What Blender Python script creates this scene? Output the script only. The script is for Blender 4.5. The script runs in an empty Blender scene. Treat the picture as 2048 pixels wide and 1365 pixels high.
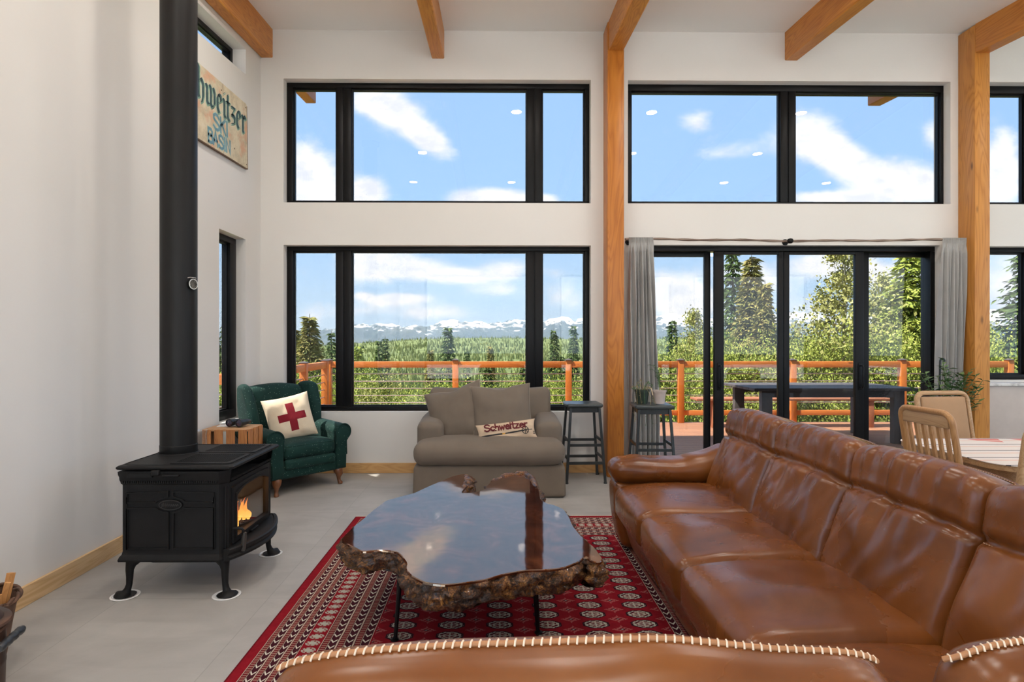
import bpy, bmesh, math, random
from math import sin, cos, pi, sqrt, atan2, radians as R
from mathutils import Vector, Matrix, Euler, noise as NZ
import numpy as np

scene = bpy.context.scene
COL = scene.collection
random.seed(7)

# ------------------------------------------------------------------ node helper
class E:
    """a socket (or number) with arithmetic that writes Math nodes"""
    def __init__(s, nt, k): s.nt = nt; s.k = k
    def _m(s, op, b=None, c=None, rev=False):
        n = s.nt.nodes.new('ShaderNodeMath'); n.operation = op
        args = [s, b, c]
        if rev: args = [b, s, c]
        for i, a in enumerate(args):
            if a is None: continue
            a = a.k if isinstance(a, E) else a
            if isinstance(a, (int, float)): n.inputs[i].default_value = float(a)
            else: s.nt.links.new(a, n.inputs[i])
        return E(s.nt, n.outputs[0])
    def __add__(s, o): return s._m('ADD', o)
    __radd__ = __add__
    def __mul__(s, o): return s._m('MULTIPLY', o)
    __rmul__ = __mul__
    def __sub__(s, o): return s._m('SUBTRACT', o)
    def __rsub__(s, o): return s._m('SUBTRACT', o, rev=True)
    def __truediv__(s, o): return s._m('DIVIDE', o)
    def __neg__(s): return s._m('MULTIPLY', -1.0)
    def abs(s): return s._m('ABSOLUTE')
    def sin(s): return s._m('SINE')
    def exp(s): return s._m('EXPONENT')
    def fract(s): return s._m('FRACT')
    def floor(s): return s._m('FLOOR')
    def max(s, o): return s._m('MAXIMUM', o)
    def min(s, o): return s._m('MINIMUM', o)
    def lt(s, o): return s._m('LESS_THAN', o)
    def gt(s, o): return s._m('GREATER_THAN', o)
    def pow(s, o): return s._m('POWER', o)
    def asin(s): return s._m('ARCSINE')
    def atan2(s, o): return s._m('ARCTAN2', o)
    def clamp(s):
        r = s._m('ADD', 0.0); r.k.node.use_clamp = True; return r
    def smooth(s, a, b):
        n = s.nt.nodes.new('ShaderNodeMapRange'); n.interpolation_type = 'SMOOTHSTEP'
        s.nt.links.new(s.k, n.inputs[0]); n.inputs[1].default_value = a; n.inputs[2].default_value = b
        return E(s.nt, n.outputs[0])

def link(nt, a, sock):
    a = a.k if isinstance(a, E) else a
    if isinstance(a, bpy.types.NodeSocket): nt.links.new(a, sock)
    elif isinstance(a, (tuple, list)):
        if len(sock.default_value) == 4 and len(a) == 3: a = (*a, 1.0)
        sock.default_value = a
    else: sock.default_value = a
def co(nt, kind='Object'):
    n = nt.nodes.new('ShaderNodeTexCoord'); return n.outputs[kind]
def sep(nt, v):
    n = nt.nodes.new('ShaderNodeSeparateXYZ'); nt.links.new(v, n.inputs[0])
    return [E(nt, n.outputs[i]) for i in range(3)]
def comb(nt, x, y, z):
    n = nt.nodes.new('ShaderNodeCombineXYZ')
    for i, a in enumerate((x, y, z)): link(nt, a, n.inputs[i])
    return n.outputs[0]
def vscale(nt, v, s):
    n = nt.nodes.new('ShaderNodeVectorMath'); n.operation = 'MULTIPLY'
    nt.links.new(v, n.inputs[0]); n.inputs[1].default_value = s; return n.outputs[0]
def noi(nt, v, scale=5, detail=4, rough=.5, dist=0.0):
    n = nt.nodes.new('ShaderNodeTexNoise'); nt.links.new(v, n.inputs['Vector'])
    n.inputs['Scale'].default_value = scale; n.inputs['Detail'].default_value = detail
    n.inputs['Roughness'].default_value = rough; n.inputs['Distortion'].default_value = dist
    return E(nt, n.outputs[0])
def voro(nt, v, scale=5, feature='F1', rnd=1.0):
    n = nt.nodes.new('ShaderNodeTexVoronoi'); n.feature = feature; nt.links.new(v, n.inputs['Vector'])
    n.inputs['Scale'].default_value = scale; n.inputs['Randomness'].default_value = rnd
    return E(nt, n.outputs['Distance'])
def ramp(nt, f, stops):
    n = nt.nodes.new('ShaderNodeValToRGB'); nt.links.new(f.k, n.inputs[0])
    el = n.color_ramp.elements
    while len(el) < len(stops): el.new(.5)
    for e, (p, c) in zip(el, stops): e.position = p; e.color = (*c, 1)
    return n.outputs[0]
def mixc(nt, f, a, b, mode='MIX'):
    n = nt.nodes.new('ShaderNodeMix'); n.data_type = 'RGBA'; n.blend_type = mode
    link(nt, f, n.inputs[0]); link(nt, a, n.inputs[6]); link(nt, b, n.inputs[7]); return n.outputs[2]
def bump(nt, bs, h, strength=.3, dist=.01):
    n = nt.nodes.new('ShaderNodeBump'); n.inputs['Strength'].default_value = strength
    n.inputs['Distance'].default_value = dist; link(nt, h, n.inputs['Height'])
    nt.links.new(n.outputs[0], bs.inputs['Normal'])

def newmat(name):
    m = bpy.data.materials.new(name); m.use_nodes = True; nt = m.node_tree
    bs = nt.nodes['Principled BSDF']; return m, nt, bs
def srgb(r, g, b):
    f = lambda c: (c/255/12.92) if c/255 <= .04045 else ((c/255+.055)/1.055)**2.4
    return (f(r), f(g), f(b))

# ------------------------------------------------------------------ camera (photo treated as 2048x1365)
F = 1166.0; PPX, PPY = 1004.0, 684.0; YAW = 0.011; H = 1.40
cam_d = bpy.data.cameras.new('camera'); cam = bpy.data.objects.new('camera', cam_d); COL.objects.link(cam)
cam_d.sensor_width = 36.0; cam_d.lens = 36.0*F/2048
cam_d.shift_x = (1024-PPX)/2048; cam_d.shift_y = (PPY-682.5)/2048
cam_d.clip_start = .05; cam_d.clip_end = 30000
cam.location = (0, 0, H); cam.rotation_euler = (pi/2, 0, -YAW)
scene.camera = cam
def at(px, py, Y):
    """the place a pixel shows, at distance Y down the room"""
    u = (px-PPX)/F; dx = sin(YAW)+u*cos(YAW); dy = cos(YAW)-u*sin(YAW); dz = (PPY-py)/F
    return Vector((dx/dy*Y, Y, H+dz/dy*Y))
def atz(px, py, z):
    u = (px-PPX)/F; dx = sin(YAW)+u*cos(YAW); dy = cos(YAW)-u*sin(YAW); dz = (PPY-py)/F
    t = (z-H)/dz; return Vector((dx*t, dy*t, z))

scene.view_settings.view_transform = 'Standard'; scene.view_settings.look = 'None'
scene.view_settings.exposure = 0.22
scene.view_settings.gamma = 1.0; scene.view_settings.use_curve_mapping = False

# ------------------------------------------------------------------ sky
SKY = 3.0      # brightness of the sky; the window panes are tinted
w = bpy.data.worlds.new('sky'); scene.world = w; w.use_nodes = True; nt = w.node_tree
bg = nt.nodes['Background']
g = co(nt, 'Generated'); gx, gy, gz = sep(nt, g)
gya = gy.abs().max(.03)
u = gx/gya; v = gz/gya
el = gz.max(0.0)
skyc = ramp(nt, v.max(0.0), [(0, (.60, .76, .92)), (.07, (.44, .66, .93)), (.25, (.40, .65, .99)), (.5, (.37, .61, .99))])
ncv = comb(nt, u*1.0, v*1.5, gy*.3)
n1 = noi(nt, ncv, 9, 8, .62, .3)
blobs = [ # px, py, rx, ry, tilt(deg), amount
 (740,200,70,38,-25,.9),(815,245,75,32,-38,.9),(860,280,45,20,-30,.8),(600,350,55,62,-30,1.6),(660,395,60,20,0,1.0),(735,385,42,26,0,1.1),
 (990,400,70,22,0,1.3),(1090,405,40,16,0,.9),(1395,240,34,26,0,.62),(1330,260,20,14,0,.3),(1500,290,60,22,0,.5),
 (1640,270,60,40,-30,.85),(1700,320,95,36,-20,.9),(1830,370,90,34,0,1.3),(1660,395,70,14,0,1.2),(1890,270,30,30,0,.9),(2020,330,40,80,0,1.1),(1450,310,70,20,0,.35),
 (735,530,60,30,0,.9),(840,540,90,24,-8,.9),(925,552,45,12,0,.6),(1010,540,40,24,0,.8),(1000,582,55,12,0,.6),(1135,595,45,30,0,.8),(1130,545,60,16,0,.45),
 (800,598,52,9,2,1.5),(727,592,14,6,0,.9),(800,622,110,16,0,.6),(880,630,60,20,0,.45),(640,630,60,30,0,.6),(600,540,40,30,0,.3),
 (1345,580,60,40,-10,1.1),(1385,610,60,30,0,.8),(1500,545,60,26,0,.8),(1640,530,60,26,0,1.1),(1560,570,60,20,0,.5),(1640,610,80,24,0,.6),(1740,545,60,30,0,.9),(1850,560,60,40,0,.8),(1660,655,80,18,0,.8),(2020,560,60,60,0,.9),
]
D = None
for (px, py, rx, ry, tl, am) in blobs:
    cu, cv = (px-992)/F, (684-py)/F; a = R(-tl)*-1
    du = u-cu; dv = v-cv
    a = R(tl)
    p = (du*cos(a)+dv*sin(a))*(F/rx); q = (dv*cos(a)-du*sin(a))*(F/ry)
    t = (-(p*p+q*q)*.7).exp()*am
    D = t if D is None else D+t
# elsewhere in the sky the clouds are free
out = (u.abs().gt(1.2)).max(gy.lt(0.05))
D = D + out*.45
cl = (D+(n1-.5)*1.5).smooth(.28, .98)
n2 = noi(nt, ncv, 22, 5, .6)
ccol = mixc(nt, n2.smooth(.3, .6), (.86, .89, .97), (1.06, 1.06, 1.06))
c = mixc(nt, cl*.95, skyc, ccol)
c = mixc(nt, gz.lt(-.02), c, (.16, .2, .12))
nt.links.new(c, bg.inputs[0]); bg.inputs[1].default_value = SKY

# ------------------------------------------------------------------ sun: from the left, a little behind the camera, 60 degrees up
sd = bpy.data.lights.new('sun', 'SUN'); sd.energy = 22.0; sd.angle = R(.6); sd.color = (1, .95, .86)
so = bpy.data.objects.new('sun', sd); COL.objects.link(so)
so.rotation_euler = Vector((2.95, 1.0, -4.75)).to_track_quat('-Z', 'Y').to_euler(); so.location = (-8, -3, 14)

# ------------------------------------------------------------------ geometry helper
class G:
    def __init__(s): s.v = []; s.f = []
    def add(s, vs, fs, M=None):
        o = len(s.v)
        s.v += [tuple(M @ Vector(p)) for p in vs] if M is not None else [tuple(p) for p in vs]
        s.f += [tuple(i+o for i in f) for f in fs]; return s
    def join(s, g, M=None): return s.add(g.v, g.f, M)
    def gridbox(s, xs, ys, zs, fn=None, M=None):
        idx = {}; vs = []; fs = []
        def V(i, j, k):
            key = (i, j, k)
            if key not in idx:
                idx[key] = len(vs); p = Vector((xs[i], ys[j], zs[k])); vs.append(fn(p) if fn else p)
            return idx[key]
        a, b, c = len(xs)-1, len(ys)-1, len(zs)-1
        for i in range(a):
            for j in range(b):
                fs.append((V(i,j,0), V(i,j+1,0), V(i+1,j+1,0), V(i+1,j,0)))
                fs.append((V(i,j,c), V(i+1,j,c), V(i+1,j+1,c), V(i,j+1,c)))
        for i in range(a):
            for k in range(c):
                fs.append((V(i,0,k), V(i+1,0,k), V(i+1,0,k+1), V(i,0,k+1)))
                fs.append((V(i,b,k), V(i,b,k+1), V(i+1,b,k+1), V(i+1,b,k)))
        for j in range(b):
            for k in range(c):
                fs.append((V(0,j,k), V(0,j,k+1), V(0,j+1,k+1), V(0,j+1,k)))
                fs.append((V(a,j,k), V(a,j+1,k), V(a,j+1,k+1), V(a,j,k+1)))
        return s.add(vs, fs, M)
    def box(s, x0, x1, y0, y1, z0, z1, bev=0.0, M=None):
        c = Vector(((x0+x1)/2, (y0+y1)/2, (z0+z1)/2)); h = Vector((abs(x1-x0)/2, abs(y1-y0)/2, abs(z1-z0)/2))
        if bev <= 0:
            return s.gridbox([c.x-h.x, c.x+h.x], [c.y-h.y, c.y+h.y], [c.z-h.z, c.z+h.z], M=M)
        r = min(bev, min(h)*.98)
        ax = [[-a, -(a-r), a-r, a] for a in h]
        def fn(q):
            inn = Vector([max(-(h[i]-r), min(h[i]-r, q[i])) for i in range(3)]); d = q-inn
            return c+inn+d.normalized()*r
        return s.gridbox(ax[0], ax[1], ax[2], fn, M)
    def soft(s, size, r, n=(12,12,12), bulge=(0,0,0), fn=None, M=None):
        """rounded, swollen box centred on 0; fn(p, q) bends it, q in -1..1"""
        h = Vector((size[0]/2, size[1]/2, size[2]/2)); r = min(r, min(h)*.999)
        def line(a, k):
            e = [a-r+r*t for t in (0, .27, .52, .76, 1)]
            inner = [-(a-r)+2*(a-r)*i/k for i in range(1, k)]
            return [-x for x in reversed(e)]+inner+e
        def f(q):
            inn = Vector([max(-(h[i]-r), min(h[i]-r, q[i])) for i in range(3)]); d = q-inn
            p = inn+d.normalized()*r
            u = Vector((p.x/h.x, p.y/h.y, p.z/h.z))
            k = Vector((1-u.x*u.x, 1-u.y*u.y, 1-u.z*u.z))
            p = p+Vector((u.x*bulge[0]*k.y*k.z, u.y*bulge[1]*k.x*k.z, u.z*bulge[2]*k.x*k.y))
            return fn(p, u) if fn else p
        return s.gridbox(line(h.x, n[0]), line(h.y, n[1]), line(h.z, n[2]), f, M)
    def tube(s, pts, r, seg=10, cap=True, M=None, flat=1.0, closed=False):
        pts = [Vector(p) for p in pts]; n = len(pts)
        rs = list(r) if isinstance(r, (list, tuple)) else [r]*n
        vs = []; fs = []; prev = None
        for i, p in enumerate(pts):
            a = pts[(i-1) % n] if (i or closed) else p; b = pts[(i+1) % n] if (i < n-1 or closed) else p
            t = (b-a).normalized() if (b-a).length > 1e-9 else Vector((0,0,1))
            if prev is None: nn = t.orthogonal().normalized() if abs(t.z) > .9 else t.cross(Vector((0,0,1))).normalized()
            else:
                nn = prev-t*prev.dot(t); nn = nn.normalized() if nn.length > 1e-6 else t.orthogonal().normalized()
            prev = nn; bb = t.cross(nn)
            for k in range(seg):
                an = 2*pi*k/seg; vs.append(p+nn*cos(an)*rs[i]+bb*sin(an)*rs[i]*flat)
        m = n if closed else n-1
        for i in range(m):
            for k in range(seg):
                j = (i+1) % n; fs.append((i*seg+k, i*seg+(k+1)%seg, j*seg+(k+1)%seg, j*seg+k))
        if cap and not closed:
            fs.append(tuple(reversed(range(seg)))); fs.append(tuple(range((n-1)*seg, n*seg)))
        return s.add(vs, fs, M)
    def lathe(s, prof, seg=32, M=None, sx=1.0, sy=1.0, fn=None):
        vs = []; fs = []; n = len(prof)
        for (r, z) in prof:
            for k in range(seg):
                a = 2*pi*k/seg; p = Vector((r*cos(a)*sx, r*sin(a)*sy, z)); vs.append(fn(p, a) if fn else p)
        for i in range(n-1):
            for k in range(seg):
                fs.append((i*seg+k, i*seg+(k+1)%seg, (i+1)*seg+(k+1)%seg, (i+1)*seg+k))
        if prof[0][0] > 1e-5: fs.append(tuple(reversed(range(seg))))
        if prof[-1][0] > 1e-5: fs.append(tuple(range((n-1)*seg, n*seg)))
        return s.add(vs, fs, M)
    def prism(s, poly, z0, z1, M=None):
        n = len(poly); vs = [(x, y, z0) for x, y in poly]+[(x, y, z1) for x, y in poly]
        fs = [tuple(reversed(range(n))), tuple(range(n, 2*n))]+[(i, (i+1)%n, n+(i+1)%n, n+i) for i in range(n)]
        return s.add(vs, fs, M)
    def loft(s, rings, cap0=True, cap1=True, M=None, skip=()):
        n = len(rings[0]); vs = [p for r in rings for p in r]; fs = []
        for i in range(len(rings)-1):
            for k in range(n):
                if k in skip: continue
                fs.append((i*n+k, i*n+(k+1)%n, (i+1)*n+(k+1)%n, (i+1)*n+k))
        if cap0: fs.append(tuple(reversed(range(n))))
        if cap1: fs.append(tuple(range((len(rings)-1)*n, len(rings)*n)))
        return s.add(vs, fs, M)
    def frame(s, outer, inner, z0, z1, M=None):
        n = len(outer)
        vs = [(x,y,z0) for x,y in outer]+[(x,y,z0) for x,y in inner]+[(x,y,z1) for x,y in outer]+[(x,y,z1) for x,y in inner]
        fs = []
        for i in range(n):
            j = (i+1) % n
            fs += [(i,n+i,n+j,j), (2*n+i,2*n+j,3*n+j,3*n+i), (i,j,2*n+j,2*n+i), (n+i,3*n+i,3*n+j,n+j)]
        return s.add(vs, fs, M)
    def sheet(s, fn, nu, nv, M=None, thick=0.0):
        vs = []; fs = []
        for i in range(nu+1):
            for j in range(nv+1): vs.append(Vector(fn(i/nu, j/nv)))
        for i in range(nu):
            for j in range(nv): a = i*(nv+1)+j; fs.append((a, a+nv+1, a+nv+2, a+1))
        return s.add(vs, fs, M)
    def ribbon(s, poly, wd, h, M=None, fn=None):
        """flat pen stroke in the XY plane, h thick"""
        P = [Vector((p[0], p[1])) for p in poly]; L = []; Rr = []
        for i, p in enumerate(P):
            a = P[max(0, i-1)]; b = P[min(len(P)-1, i+1)]
            d1 = (p-a).normalized() if i else (b-p).normalized(); d2 = (b-p).normalized() if i < len(P)-1 else d1
            t = (d1+d2); t = t.normalized() if t.length > 1e-6 else d1
            nn = Vector((-t.y, t.x)); k = 1/max(.5, abs(nn.dot(Vector((-d1.y, d1.x)))))
            e = Vector((0,0))
            if i == 0: e = -d1*wd*.4
            if i == len(P)-1: e = d1*wd*.4
            L.append(p+nn*wd/2*k+e); Rr.append(p-nn*wd/2*k+e)
        vs = []; fs = []; n = len(P)
        for z in (0, h):
            for q in L: vs.append(Vector((q.x, q.y, z)))
            for q in Rr: vs.append(Vector((q.x, q.y, z)))
        for i in range(n-1):
            fs += [(i, i+1, n+i+1, n+i), (2*n+i, 3*n+i, 3*n+i+1, 2*n+i+1), (i, 2*n+i, 2*n+i+1, i+1), (n+i, n+i+1, 3*n+i+1, 3*n+i)]
        fs += [(0, n, 3*n, 2*n), (n-1, 3*n-1, 4*n-1, 2*n-1)]
        if fn: vs = [fn(p) for p in vs]
        return s.add(vs, fs, M)
    def nib(s, poly, wd, h, ang=40, M=None, fn=None):
        """broad-pen stroke as in blackletter"""
        o = Vector((cos(R(ang)), sin(R(ang)), 0))*wd/2
        P = [Vector((p[0], p[1], 0)) for p in poly]
        for a, b in zip(P, P[1:]):
            vs = [a-o, a+o, b+o, b-o]; vs = vs+[p+Vector((0,0,h)) for p in vs]
            if fn: vs = [fn(p) for p in vs]
            s.add(vs, [(3,2,1,0),(4,5,6,7),(0,1,5,4),(1,2,6,5),(2,3,7,6),(3,0,4,7)], M)
        return s
    def mesh(s, name, mats, smooth=True, angle=48):
        me = bpy.data.meshes.new(name); me.from_pydata(s.v, [], s.f)
        for m in (mats if isinstance(mats, (list, tuple)) else [mats]): me.materials.append(m)
        bm = bmesh.new(); bm.from_mesh(me); bmesh.ops.recalc_face_normals(bm, faces=bm.faces)
        bm.to_mesh(me); bm.free()
        if smooth:
            me.polygons.foreach_set('use_smooth', [True]*len(me.polygons))
            me.set_sharp_from_angle(angle=R(angle))
        me.update(); return me

def part(parent, name, g, mat, loc=(0,0,0), rot=(0,0,0), label=None, smooth=True, angle=48):
    o = bpy.data.objects.new(name, g.mesh(name, mat, smooth, angle)); COL.objects.link(o)
    o.parent = parent; o.location = loc; o.rotation_euler = rot
    if label: o['label'] = label
    return o
def thing(name, label, cat, loc=(0,0,0), rotz=0.0, group=None, rot=None):
    o = bpy.data.objects.new(name, None); COL.objects.link(o); o.empty_display_size = .1
    o.location = loc; o.rotation_euler = rot if rot else (0,0,rotz)
    o['label'] = label; o['category'] = cat
    if group: o['group'] = group
    return o
def solo(name, g, mat, label, cat, loc=(0,0,0), rot=(0,0,0), group=None, smooth=True, angle=48, kind=None):
    o = part(None, name, g, mat, loc, rot, smooth=smooth, angle=angle); o['label'] = label; o['category'] = cat
    if group: o['group'] = group
    if kind: o['kind'] = kind
    return o
def struct(name, g, mat, parent=None, smooth=False, loc=(0,0,0)):
    o = part(parent, name, g, mat, loc, smooth=smooth)
    if parent is None: o['kind'] = 'structure'
    return o
def dup(root, loc=None, rotz=None, label=None, scale=None):
    def cp(o, par):
        c = o.copy(); COL.objects.link(c); c.parent = par
        for ch in o.children: cp(ch, c)
        return c
    r = cp(root, None)
    if loc is not None: r.location = loc
    if rotz is not None: r.rotation_euler = (0,0,rotz)
    if scale is not None: r.scale = (scale,)*3 if isinstance(scale, (int, float)) else scale
    if label: r['label'] = label
    return r

# ------------------------------------------------------------------ materials
def plain(name, c, rough=.5, metal=0.0, var=.06, vs=6, bmp=0.0, bs_=200, coat=0.0, ior=None, spec=None, sheen=0.0):
    m, nt, bs = newmat(name); v = co(nt); n = noi(nt, v, vs, 5, .6)
    a = tuple(x*(1-var) for x in c); b = tuple(min(1, x*(1+var)) for x in c)
    nt.links.new(ramp(nt, n, [(.3, a), (.7, b)]), bs.inputs['Base Color'])
    bs.inputs['Roughness'].default_value = rough; bs.inputs['Metallic'].default_value = metal
    if coat: bs.inputs['Coat Weight'].default_value = coat; bs.inputs['Coat Roughness'].default_value = .08
    if ior: bs.inputs['IOR'].default_value = ior
    if spec is not None: bs.inputs['Specular IOR Level'].default_value = spec
    if sheen: bs.inputs['Sheen Weight'].default_value = sheen
    if bmp: bump(nt, bs, noi(nt, v, bs_, 3, .6), bmp, .002)
    return m
def wood(name, c1, c2, axis='Y', scale=1.0, rough=.42, knots=True, dark=None, ring=9, coat=0.0):
    m, nt, bs = newmat(name); v = co(nt); x, y, z = sep(nt, v)
    A = {'X': (x, y, z), 'Y': (y, x, z), 'Z': (z, x, y)}[axis]; k = scale
    base = comb(nt, A[0]*(.55*k), A[1]*(4.5*k), A[2]*(4.5*k))
    wv = noi(nt, base, 1.0, 3, .5, .6)
    rings = ((wv*ring*2.2).fract()-.5).abs()*2
    fine = noi(nt, comb(nt, A[0]*(3*k), A[1]*(120*k), A[2]*(120*k)), 1.0, 3, .6)
    t = (rings*.55+fine*.45)
    c = ramp(nt, t, [(.1, c2), (.45, tuple((a*.65+b*.35) for a, b in zip(c1, c2))), (.85, c1)])
    big = noi(nt, comb(nt, A[0]*.8, A[1]*2.5, A[2]*2.5), 1.3, 2)
    c = mixc(nt, big.smooth(.35, .75)*.35, c, c2)
    if knots:
        kn = voro(nt, comb(nt, A[0]*1.6, A[1]*5, A[2]*5), 1.0)
        c = mixc(nt, (1-kn.smooth(.03, .11))*.85, c, dark or tuple(a*.25 for a in c2))
    nt.links.new(c, bs.inputs['Base Color']); bs.inputs['Roughness'].default_value = rough
    if coat: bs.inputs['Coat Weight'].default_value = coat
    bump(nt, bs, t, .12, .002); return m

M_ = {}
def wall_mat():
    m, nt, bs = newmat('painted_plaster'); v = co(nt)
    nt.links.new(ramp(nt, noi(nt, v, .7, 3), [(.3, (.75, .725, .685)), (.7, (.79, .765, .73))]), bs.inputs['Base Color'])
    bs.inputs['Roughness'].default_value = .75; bump(nt, bs, noi(nt, v, 18, 5, .65), .10, .006); return m
M_['wall'] = wall_mat()
def ceil_mat():
    m, nt, bs = newmat('ceiling_paint'); v = co(nt)
    nt.links.new(ramp(nt, noi(nt, v, .5, 3), [(.3, (.87, .85, .815)), (.7, (.90, .88, .85))]), bs.inputs['Base Color'])
    bs.inputs['Roughness'].default_value = .8; return m
M_['ceil'] = ceil_mat()
def floor_mat():
    m, nt, bs = newmat('concrete_look_tile'); v = co(nt); x, y, z = sep(nt, v)
    fx = ((x+1.239)/.795); fy = ((y-3.195)/.795)
    gx = (fx.fract()-.5).abs(); gy = (fy.fract()-.5).abs()
    seam = gx.gt(.4978).max(gy.gt(.4978))
    cell = noi(nt, comb(nt, fx.floor()*3.7, fy.floor()*5.3, 0.0), 1.7, 0)
    st = noi(nt, v, 1.6, 6, .62, .6)
    st2 = noi(nt, comb(nt, x*1.0+cell*9, y*3.2, 0.0), 1.1, 5, .6, 1.2)
    t = st*.5+st2*.4+cell*.12
    c = ramp(nt, t, [(.3, (.29, .275, .255)), (.5, (.375, .358, .335)), (.72, (.46, .44, .415))])
    c = mixc(nt, seam*.55, c, (.22, .21, .195))
    nt.links.new(c, bs.inputs['Base Color']); link(nt, noi(nt, v, 3, 4)*.15+.42, bs.inputs['Roughness'])
    bump(nt, bs, noi(nt, v, 60, 3)*.3-seam*1.0, .15, .003); return m
M_['floor'] = floor_mat()
M_['black'] = plain('black_window_frame', (.004, .004, .0045), .42, var=.1, spec=.25)
M_['wood_beam'] = wood('fir_beam', (.66, .27, .045), (.44, .135, .015), 'Y', 1.0, .4)
M_['wood_post'] = wood('fir_post', (.62, .23, .035), (.38, .11, .012), 'Z', 1.0, .4)
M_['baseb'] = wood('pine_baseboard', (.72, .50, .27), (.55, .33, .14), 'Y', 1.2, .45)
M_['basebx'] = wood('pine_baseboard_back', (.70, .42, .17), (.52, .27, .09), 'X', 1.2, .45)
def glass_mat(name, tint, refl=1.0, ior=1.52):
    m, nt, bs = newmat(name); nt.nodes.remove(bs); outn = nt.nodes['Material Output']
    tr = nt.nodes.new('ShaderNodeBsdfTransparent'); tr.inputs[0].default_value = (*tint, 1)
    gl = nt.nodes.new('ShaderNodeBsdfGlossy'); gl.inputs['Roughness'].default_value = 0.0
    fr = nt.nodes.new('ShaderNodeFresnel'); ge = nt.nodes.new('ShaderNodeNewGeometry')
    back = E(nt, ge.outputs['Backfacing']); io = back*(1/ior-ior)+ior; nt.links.new(io.k, fr.inputs[0])
    mx = nt.nodes.new('ShaderNodeMixShader'); f = (E(nt, fr.outputs[0])*refl).clamp()
    nt.links.new(f.k, mx.inputs[0]); nt.links.new(tr.outputs[0], mx.inputs[1]); nt.links.new(gl.outputs[0], mx.inputs[2])
    nt.links.new(mx.outputs[0], outn.inputs[0]); return m
M_['pane'] = glass_mat('tinted_window_glass', (.563, .563, .563), .8)
M_['clear'] = glass_mat('clear_glass', (.96, .97, .97), 1.6)
M_['stoveglass'] = glass_mat('stove_glass', (.80, .78, .76), 1.5)
# ================================================================== THE ROOM
WY = 6.233; LX = -2.50; RX = 9.6; BY = -3.6; SL = .0785
def ceilz(y): return 4.725-SL*(WY-y)
def pierced(name, mat, u0, u1, z0, z1, holes, mk, extra_z=None):
    """a wall of boxes around its openings; mk(u0,u1,z0,z1) -> box corners"""
    us = sorted({u0, u1, *[h[0] for h in holes], *[h[1] for h in holes]})
    zs = sorted({z0, z1, *[h[2] for h in holes], *[h[3] for h in holes]})
    g = G()
    for a, b in zip(us, us[1:]):
        run = None
        for c, d in zip(zs, zs[1:]):
            mu, mz = (a+b)/2, (c+d)/2
            if any(h[0] < mu < h[1] and h[2] < mz < h[3] for h in holes): continue
            g.box(*mk(a, b, c, d))
    return struct(name, g, mat)
zU0, zU1 = 2.885, 4.205; zL0, zL1 = .650, 2.432
A0, A1 = -2.258, 1.021; B0, B1 = 1.418, 4.905; C0, C1 = 5.33, 7.6
D0, D1 = 1.63, 4.79; ZD = 2.44
holes = [(A0,A1,zU0,zU1),(A0,A1,zL0,zL1),(B0,B1,zU0,zU1),(D0,D1,0.0,ZD),(C0,C1,zU0,zU1),(C0,C1,.985,zL1)]
pierced('wall_back', M_['wall'], LX, RX, 0, 4.725, holes, lambda a,b,c,d: (a,b,WY,WY+.24,c,d))
# left wall: slit window below, slanted clerestory above, larger unseen windows behind the camera
def left_wall():
    g = G(); X0, X1 = LX-.24, LX; y0, y1 = 4.60, 5.862
    zb = lambda y: 4.075-.085*(5.862-y); zt = lambda y: 4.328-.085*(5.862-y)
    def slab(ya, yb, fa, fb):     # between two sloping edges
        vs = []
        for y in (ya, yb):
            for z in (fa(y), fb(y)):
                for x in (X0, X1): vs.append((x, y, z))
        g.add(vs, [(0,1,3,2),(4,6,7,5),(0,4,5,1),(2,3,7,6),(0,2,6,4),(1,5,7,3)])
    Z0 = lambda y: 0.0; T = ceilz
    k = lambda c: (lambda y: c)
    slab(BY, -3.0, Z0, T); slab(-3.0, .2, Z0, k(.35)); slab(-3.0, .2, k(3.0), T); slab(.2, 4.6, Z0, T)
    slab(4.6, 5.30, Z0, zb); slab(4.6, 5.30, zt, T)
    slab(5.30, 5.862, Z0, k(zL0)); slab(5.30, 5.862, k(2.425), zb); slab(5.30, 5.862, zt, T)
    slab(5.862, WY+.24, Z0, T)
    return struct('wall_left', g, M_['wall'])
left_wall()
pierced('wall_right', M_['wall'], BY, WY, 0, ceilz(BY), [(-2.5,.2,.5,3.2),(1.0,4.5,.5,3.2)], lambda a,b,c,d: (RX,RX+.24,a,b,c,d))
pierced('wall_rear', M_['wall'], LX, RX, 0, ceilz(BY), [(-2.0,1.2,.3,3.3),(1.8,5.0,.3,3.3),(5.6,8.8,.3,3.3)], lambda a,b,c,d: (a,b,BY-.24,BY,c,d))
g = G(); g.box(LX, RX, BY, WY, -.2, 0); struct('floor', g, M_['floor'])
g = G()
vs = [(x, y, ceilz(y)+dz) for x in (LX-.0, RX+.24) for y in (BY-.24, WY+.24) for dz in (0, .34)]
g.add(vs, [(0,1,3,2),(4,6,7,5),(0,4,5,1),(2,3,7,6),(0,2,6,4),(1,5,7,3)]); struct('ceiling', g, M_['ceil'])
M_['soffit'] = wood('cedar_soffit', (.55, .27, .08), (.38, .16, .04), 'X', 1, .5, knots=False)
g = G()
vs = [(x, y, ceilz(y)+dz) for x in (LX-.0, RX+.24) for y in (WY+.24, 7.72) for dz in (.30, .44)]
g.add(vs, [(0,1,3,2),(4,6,7,5),(0,4,5,1),(2,3,7,6),(0,2,6,4),(1,5,7,3)]); struct('roof_overhang', g, M_['soffit'])

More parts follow.
